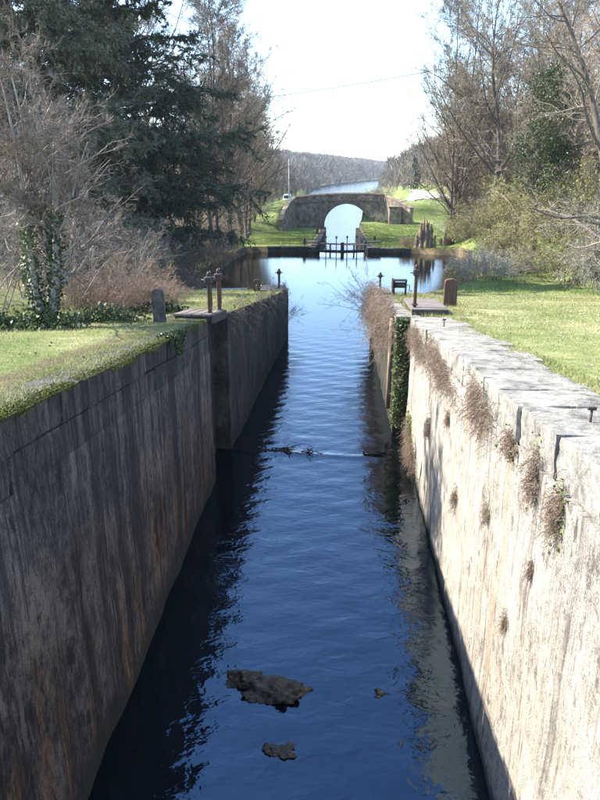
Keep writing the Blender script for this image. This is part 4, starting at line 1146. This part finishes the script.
# ------------------------------------------------------------------ far woods: one mass of bare trees
def wood():
    r = np.random.default_rng(91)
    T = []
    for v in range(5):
        n = 150; t = r.random(n) ** .75
        a = r.uniform(0, 6.28, n); z0 = 1.0 + 8.5 * t; rad = 1.2 * np.sin(np.clip(t, .1, 1) * 2.6) * r.random(n)
        p0 = np.stack([np.cos(a) * rad, np.sin(a) * rad, z0], 1)
        d = np.stack([np.cos(a) * .75, np.sin(a) * .75, r.uniform(.4, 1.5, n)], 1) * r.uniform(1.0, 3.0, n)[:, None]
        u = unit(np.cross(d, r.normal(size=(n, 3)))) * r.uniform(.05, .16, n)[:, None]
        tri = np.stack([p0 - u, p0 + u, p0 + d], 1)
        trunk = np.array([[[-.15, 0, -.5], [.15, 0, -.5], [0, 0, 9]], [[0, -.15, -.5], [0, .15, -.5], [0, 0, 9]]])
        T.append(np.concatenate([tri, trunk]))
    out = []
    for side in (-1, 1):
        y = 96.0
        while y < 1250:
            sp = 4.2 if y < 260 else (6.5 if y < 520 else 10)
            for d in np.arange(1.0, 70 if y < 400 else 130, sp):
                if r.random() < .12: continue
                yy = y + r.uniform(-.5, .5) * sp
                x0 = float(XHL(yy)) + (-4 if yy < 160 else 4) if side < 0 else float(XHR(yy)) + (6 if yy < 175 else 1)
                if side < 0 and yy > 160: x0 = max(x0, float(XL(yy)) - 7)
                if side > 0 and yy > 175: x0 = min(x0, float(XR(yy)) + 9)
                x = x0 + side * (d + r.uniform(-.4, .4) * sp)
                s = r.uniform(.75, 1.3) * (sp / 6.5) ** .3 * (1.0 if d > 3 else .6)
                if yy < 175 and d < 25: s *= .8
                a = r.uniform(0, 6.28); m = T[r.integers(5)]
                q = m.copy(); c, sn = math.cos(a), math.sin(a)
                q[..., 0], q[..., 1] = m[..., 0] * c - m[..., 1] * sn, m[..., 0] * sn + m[..., 1] * c
                q[..., :2] *= s * (sp / 5) ** .5; q[..., 2] *= s
                q += np.array([x, yy, gz(x, yy)]); out.append(q)
            y += sp
    V = np.concatenate(out).reshape(-1, 3)
    return tag(link('far_wood', mesh_np('far_wood', V, None, np.arange(len(V)).reshape(-1, 3), M['far_twig'])), 'hazy mass of bare woodland on the far hillsides along the canal', None, None, 'stuff')
M['far_twig'] = m_leaf('distant_bare_woodland', (.10, .084, .066), (.30, .255, .195), 0.0, .9, .06)
wood()

# ------------------------------------------------------------------ plants on and along the walls
def hang(name, seed, n, length, spread, mat, leafmat=None, nleaf=0, out=(-1, 0), droop=.8, wid=.004, lsize=.05):
    """tuft rooted in a wall: stalks leave the wall and droop"""
    r = np.random.default_rng(seed); root = empty(name)
    P0 = np.stack([r.normal(0, spread[0], n) * abs(out[1]) + 0, r.normal(0, spread[1], n), r.normal(0, spread[2], n)], 1)
    D = unit(np.stack([np.full(n, out[0]) * r.uniform(.3, 1, n), np.full(n, out[1]) + r.normal(0, .5, n), r.normal(.25, .5, n)], 1))
    L = length * r.uniform(.4, 1.2, n); C = r.normal(0, .15, (n, 3)) * L[:, None]; C[:, 2] -= droop * L
    b = Br(P0, D, L, np.full(n, wid), np.full(n, wid * .4), C, np.zeros((n, 3)))
    k = b.kids(r, 6, .2, 1, 45, .5, .7, -.2, lmin=.04); k2 = k.kids(r, 3, .2, 1, 45, .6, .7, 0, lmin=.03)
    c = Acc(); b.tubes(c, 3, 3); k.blades(c, r, wid * .7); k2.blades(c, r, wid * .7)
    link('stalks', c.mesh('stalks', M[mat]), None, root)
    if nleaf:
        a = Acc(); p = np.stack([np.full(nleaf, out[0] * length * .3) * r.random(nleaf), r.normal(0, spread[1] * 1.2, nleaf), r.normal(-.02, spread[2] * 1.2, nleaf)], 1)
        leaves(a, r, p, lsize); link('leaves', a.mesh('leaves', M[leafmat]), None, root)
    return root
GT = 'dry plants rooted in the right wall'
def on_right(o, y, drop, lb, dx=.0):
    o.location = (2.09 + dx, y, zr(y) - drop); return tag(o, lb, 'plant', GT)
on_right(hang('wall_plant', 1, 130, .17, (0, .07, .13), 'dry', 'green_weed', 110), 5.75, .58, 'dry brown tuft with green leaves, nearest on the right wall')
on_right(hang('wall_plant', 2, 120, .15, (0, .07, .16), 'dry', 'green_weed', 60), 6.55, .50, 'dry brown tuft below the second coping joint of the right wall')
on_right(hang('wall_plant', 3, 90, .14, (0, .13, .08), 'dry', 'moss', 90), 7.55, .46, 'short dry tuft in the gap left of the iron peg')
on_right(hang('wall_plant', 4, 300, .24, (0, .38, .15), 'dry', 'green_weed', 90), 9.3, .36, 'wide dry purple-brown tuft under the right coping')
on_right(hang('wall_plant', 5, 520, .26, (0, .95, .12), 'dry', 'green_weed', 60), 13.2, .40, 'long mat of dry brown stalks under the right coping')
on_right(hang('wall_plant', 6, 420, .28, (0, .75, .13), 'dry'), 16.8, .38, 'bushy dry brown mat on the right wall near the platform')
on_right(hang('wall_plant', 7, 120, .22, (0, .25, .2), 'dry', 'green_weed', 500, lsize=.07), 18.0, zr(18) - .75, 'bright green weed low on the right wall above the water')
on_right(hang('wall_plant', 8, 260, .3, (0, .6, .18), 'dry', 'moss', 200), 17.2, zr(17.2) - .45, 'brown weeds along the waterline of the right wall')

for k, (y, drop, sc, lb) in enumerate(((7.0, 2.6, .45, 'tiny dry weed half way down the right wall nearest the camera'), (8.4, 1.7, .5, 'tiny dry weed on the right wall below the iron peg'), (10.6, 2.3, .6, 'small dry weed low on the middle of the right wall'),
                                       (11.9, 1.2, .55, 'small dry weed below the wide tuft on the right wall'), (6.3, 1.5, .4, 'tiny weed under the nearest dry tuft of the right wall'), (14.2, 2.0, .7, 'dry weed low on the right wall beneath the long mat'))):
    o = hang('wall_weed', 100 + k, 60, .16, (0, .06, .08), 'dry', 'green_weed' if k % 2 else None, 14 if k % 2 else 0); on_right(o, y, drop, lb); o.scale = (sc * 1.3, sc * 1.3, sc * 1.9)
def ivy_curtain():
    r = np.random.default_rng(55); root = empty('ivy_curtain', (2.0, 19.3, zr(19.3)))
    tag(root, 'curtain of pale ivy hanging down the right wall by the old gate slot', 'ivy')
    H = zr(19.3); n = 5200
    z = -r.random(n) ** 1.1 * (H - .35); x = r.uniform(-.33, .16, n) + r.normal(0, .03, n); y = r.normal(.05, .07, n) - .1 * r.random(n)
    a = Acc(); leaves(a, r, np.stack([x, y, z], 1), .085, .1); link('leaves', a.mesh('leaves', M['ivy_pale']), None, root)
    m = 60; x = r.uniform(-.3, .12, m)
    b = Br(np.stack([x, np.full(m, .12), np.zeros(m)], 1), np.tile([[0, 0, -1.]], (m, 1)), r.uniform(1, H - .4, m), np.full(m, .008), np.full(m, .004), r.normal(0, .05, (m, 3)), r.normal(0, .04, (m, 3)))
    c = Acc(); b.tubes(c, 8, 3); link('stems', c.mesh('stems', M['dry']), None, root)
ivy_curtain()
# dead grass and brambles spilling over the far right wall
for k, (y, n, lb) in enumerate(((21.4, 420, 'dead brown brambles spilling over the wall behind the ivy curtain'), (24.6, 460, 'dead brown brambles spilling over the middle of the far right wall'), (28.0, 460, 'pale dead grass spilling over the far right wall'), (31.2, 380, 'dead brambles at the far tip of the right wall'))):
    o = hang('dead_brambles', 30 + k, int(n * .7), .75, (0, .95, .30), 'dry', 'moss' if k % 2 else None, 150 if k % 2 else 0, (-1, 0), .95, .006, .05)
    o.location = (float(XR(y)) + .10, y, zr(y) - .12); tag(o, lb, 'bush', 'dead growth on the far right wall')
tw = bush('bare_sapling', 88, 2.6, .6, 12, 6, 5, 3, 'twig_pale', 'bark_pale', .012, .006, -.05)
tw.location = (1.55, 30.0, zr(30) - .6); tw.rotation_euler = (0, R(-38), 0); tag(tw, 'wispy bare sapling leaning over the water from the right wall', 'sapling')
tw = copy_thing(tw, (1.72, 25.5, zr(25.5) - 1.0), .6, .8, 'smaller wispy sapling low on the far right wall')
# growth on the far left wall
for k, (y, n, lb) in enumerate(((19.8, 300, 'dark moss and stalks hanging from the left wall behind the posts'), (23.4, 380, 'dry stalks hanging over the middle of the far left wall'), (27.0, 380, 'dry stalks hanging over the far left wall'), (30.6, 340, 'dark growth hanging over the far tip of the left wall'))):
    o = hang('hanging_growth', 40 + k, n // 5, .36, (0, 1.0, .25), 'dry', 'ivy', 340, (1, 0), .95, .005, .06)
    o.location = (float(XL(y)) - .02, y, zl(y) - .12); tag(o, lb, 'bush', 'growth on the far left wall')
tw = copy_thing(tw, (-2.45, 31.6, .9), 2.4, .55, 'wispy twigs over the water at the far left wall tip'); tw.rotation_euler = (0, R(50), .2)
# moss and ivy on the left coping
def moss_pad(y, L, n, lb, mat='moss', zoff=.02, sz=.022, dz=.075, name='moss_pad', grp='moss on the left coping'):
    r = np.random.default_rng(int(y * 10)); a = Acc()
    yy = r.uniform(-L / 2, L / 2, n); k = np.abs(r.normal(0, 1, n)); over = r.random(n) < .55
    x = np.where(over, .015 + .02 * r.random(n), -np.abs(r.normal(0, .10, n))); z = np.where(over, -k * dz * np.clip(.55 + 1.6 * vnoise(yy * 2.3 + y, 3.3, 0.), .08, 1.6) * np.clip(1.2 - np.abs(yy / L * 2), .15, 1), .02 * r.random(n)) - (yy) * .12 + zoff
    leaves(a, r, np.stack([x, yy, z], 1), sz, .5, .8)
    o = link(name, a.mesh(name, M[mat])); o.location = (-3.1 + .03, y, zl(y) + .02); tag(o, lb, 'moss' if mat == 'moss' else 'ivy', grp, 'stuff'); return o
moss_pad(6.2, 2.6, 7000, 'bright yellow-green moss on the nearest left coping stones')
moss_pad(8.9, 2.4, 2600, 'thin yellow-green moss on the left coping beyond the bright patch')
moss_pad(11.0, 1.8, 1900, 'small moss patch on the left coping before the hanging ivy')
moss_pad(12.6, 1.2, 1500, 'dark ivy spilling over the left coping', 'ivy', .02, .06, .32, 'ivy_spill', None)
moss_pad(14.5, 2.0, 1900, 'yellow-green moss on the left coping near the posts')

# ------------------------------------------------------------------ rocks and debris in the water
def rock(name, x, y, sx, sy, sz, seed, lb, grp='rocks in the water', mat='rock'):
    bm = bmesh.new(); bmesh.ops.create_icosphere(bm, subdivisions=5, radius=1.0)
    P = np.array([v.co for v in bm.verts]); d = 1 + .75 * fbm(P[:, 0] * 1.6 + seed, P[:, 1] * 1.6, P[:, 2] * 1.6, 4) + .34 * fbm(P[:, 0] * 5 + seed, P[:, 1] * 5, P[:, 2] * 5, 5) + .10 * fbm(P[:, 0] * 19, P[:, 1] * 19, P[:, 2] * 19 + seed, 3)
    for v, k in zip(bm.verts, d): v.co = Vector((v.co.x * sx * k, v.co.y * sy * k, v.co.z * sz * k))
    o = bm_obj(name, bm, M[mat], None, True); o.location = (x, y, -.055); return tag(o, lb, 'rock', grp)
rock('rock', -1.38, 8.72, .30, .22, .17, 3.1, 'left lump of the big brown rock in the water')
rock('rock', -.86, 8.5, .52, .28, .19, 7.7, 'largest brown rock breaking the water surface')
rock('rock', -.66, 7.38, .25, .14, .09, 12.2, 'small low rock nearest the camera')
rock('rock', .80, 8.55, .19, .11, .075, 21.5, 'tiny dark rock alone at the right of the water')
def debris(x, y, seed, n, L, lb):
    r = np.random.default_rng(seed); a = r.normal(0, .5, n)
    D = unit(np.stack([np.cos(a), np.sin(a) * .5, r.normal(.12, .22, n)], 1)); Ls = L * r.uniform(.35, 1, n)
    b = Br(np.stack([r.normal(-.12, .16, n), r.normal(0, .08, n), r.uniform(-.02, .06, n)], 1), D, Ls, r.uniform(.012, .035, n), np.full(n, .006), r.normal(0, .12, (n, 3)) * Ls[:, None], r.normal(0, .04, (n, 3)))
    k = b.kids(r, 3, .2, 1, 45, .5, .6, .1)
    c = Acc(); b.tubes(c, 5, 5); k.tubes(c, 2, 3)
    o = link('driftwood', c.mesh('driftwood', M['wood_dark'])); o.location = (x, y, .0); return tag(o, lb, 'driftwood', 'driftwood caught on the sill')
debris(-1.45, 18.0, 3, 16, .5, 'dark driftwood snag at the left on the water riffle')
debris(-.75, 17.8, 4, 14, .45, 'dark driftwood snag in the middle of the water riffle')
debris(1.25, 17.9, 5, 14, .5, 'dark driftwood snag at the right wall on the riffle')

# ------------------------------------------------------------------ grass
def grass(name, regions, mat, lb, seed):
    r = np.random.default_rng(seed); acc = Acc()
    for (n, xf, y0, y1, p, h, w, *up) in regions:
        y = y0 + (y1 - y0) * r.random(n) ** p; x = xf(y, r.random(n))
        dens = fbm(x * .8, y * .8, 5.5, 3); keep = r.random(n) < np.clip(.75 + dens * 1.4, .15, 1)
        x, y = x[keep], y[keep]; m = len(x); z = ground_z(x, y) if not up else ZL(y) + up[0] if up[0] > 0 else ZR(y) - up[0]
        hh = h * r.uniform(.4, 1.3, m) * (1 + .8 * np.clip(fbm(x * .5, y * .5, 2.2, 3), -.5, .8)); a = r.uniform(0, 6.28, m)
        P = np.stack([x, y, z], 1); u = np.stack([np.cos(a), np.sin(a), np.zeros(m)], 1) * (w * (.6 + .02 * y))[:, None]
        tip = P + np.stack([r.normal(0, .55, m) * hh, r.normal(0, .55, m) * hh, hh], 1)
        acc.add(np.stack([P - u, P + u, tip], 1).reshape(-1, 3), None, np.arange(m * 3).reshape(-1, 3))
    return tag(link(name, acc.mesh(name, M[mat])), lb, None, None, 'stuff')
lx = lambda lo, hi: (lambda y, q: XL(y) - lo - (hi - lo) * q)
rx = lambda lo, hi: (lambda y, q: XR(y) + lo + (hi - lo) * q)
grass('grass', [(90000, lx(.45, 6.5), 3, 34, .9, .055, .006), (16000, lx(.30, .9), 3, 33, .9, .05, .007), (26000, lambda y, q: XL(y) - .03 - .7 * q ** .6, 3, 16, .9, .05, .006, .02), (9000, lambda y, q: XL(y) + .05 - .6 * q ** .7, 18, 33, .9, .09, .007, .03), (5000, lx(3.0, 6.0), 10, 22, 1, .15, .008)], 'grass', 'short sunlit lawn grass on the left bank', 1)
grass('grass', [(150000, rx(1.35, 17), 3, 37, .8, .05, .0065), (9000, rx(.9, 1.6), 4, 20, .9, .07, .008), (9000, rx(.4, 3), 19.5, 34, .9, .12, .008), (2600, lambda y, q: XR(y) + .35 + .9 * q + 0 * y, 3.5, 19, .9, .05, .006, -.03)], 'grass', 'short sunlit lawn grass on the right bank', 2)
grass('grass', [(40000, lambda y, q: np.interp(y, [36, 80], [5, 3.2]) + q * 12 + np.where(y < 66, XR(y) - 4, 0), 37, 80, 1, .14, .012), (40000, lambda y, q: -3 - q * 11, 69, 104, 1, .12, .013), (26000, lambda y, q: 3.4 + q * 11, 78, 109, 1, .12, .014)], 'grass_lush', 'lush green grass on the banks round the basin', 3)
def daisies():
    r = np.random.default_rng(8); n = 900; y = 8 + 26 * r.random(n) ** .8; x = XR(y) + 1.6 + 7 * r.random(n); z = ground_z(x, y) + .05
    acc = Acc(); leaves(acc, r, np.stack([x, y, z], 1), .024, 3, 1.0)
    tag(link('daisies', acc.mesh('daisies', M['daisy'])), 'tiny white daisies dotting the right lawn', None, None, 'stuff')
daisies()
def fallen_leaves():
    r = np.random.default_rng(18); acc = Acc()
    for n, f, y0, y1 in ((1500, lx(.3, 6.5), 4, 33), (1800, rx(.6, 14), 4, 36)):
        y = y0 + (y1 - y0) * r.random(n); x = f(y, r.random(n) ** .8); leaves(acc, r, np.stack([x, y, ground_z(x, y) + .05], 1), .05, 1.5, .6)
    tag(link('fallen_leaves', acc.mesh('fallen_leaves', M['dry'])), 'brown fallen leaves scattered over both lawns', None, None, 'stuff')
fallen_leaves()

# ------------------------------------------------------------------ thin spring haze
def haze():
    bm = bmesh.new(); bm_box(bm, (-620, -50, -5.0), (1000, 1640, 75))
    o = bm_obj('haze', bm); m = bpy.data.materials.new('thin_haze'); m.use_nodes = True
    nt = m.node_tree; nt.nodes.remove(nt.nodes['Principled BSDF'])
    v = nt.nodes.new('ShaderNodeVolumePrincipled'); v.inputs['Color'].default_value = (.82, .9, 1, 1); v.inputs['Density'].default_value = .00022; v.inputs['Anisotropy'].default_value = .2
    nt.links.new(v.outputs[0], nt.nodes['Material Output'].inputs['Volume']); o.data.materials.append(m)
    tag(o, 'thin pale spring haze over the valley', None, None, 'stuff')
haze()

# things of one kind that only their place tells apart: count them off from left to right as seen from the lock
ORD = ['leftmost', 'second', 'third', 'fourth', 'fifth', 'sixth', 'seventh', 'eighth', 'ninth', 'tenth', 'eleventh', 'twelfth', 'thirteenth', 'fourteenth', 'fifteenth', 'sixteenth', 'seventeenth', 'eighteenth', 'nineteenth', 'twentieth',
       'twenty-first', 'twenty-second', 'twenty-third', 'twenty-fourth', 'twenty-fifth', 'twenty-sixth', 'twenty-seventh', 'twenty-eighth', 'twenty-ninth', 'thirtieth']
by = {}
for o in scene.objects:
    if o.parent is None and 'category' in o: by.setdefault(o['label'], []).append(o)
for lb, os_ in by.items():
    if len(os_) > 1:
        os_.sort(key=lambda o: o.location.x / o.location.y)
        for k, o in enumerate(os_): o['label'] = lb + (', leftmost' if k == 0 else ', %s from left' % ORD[k])
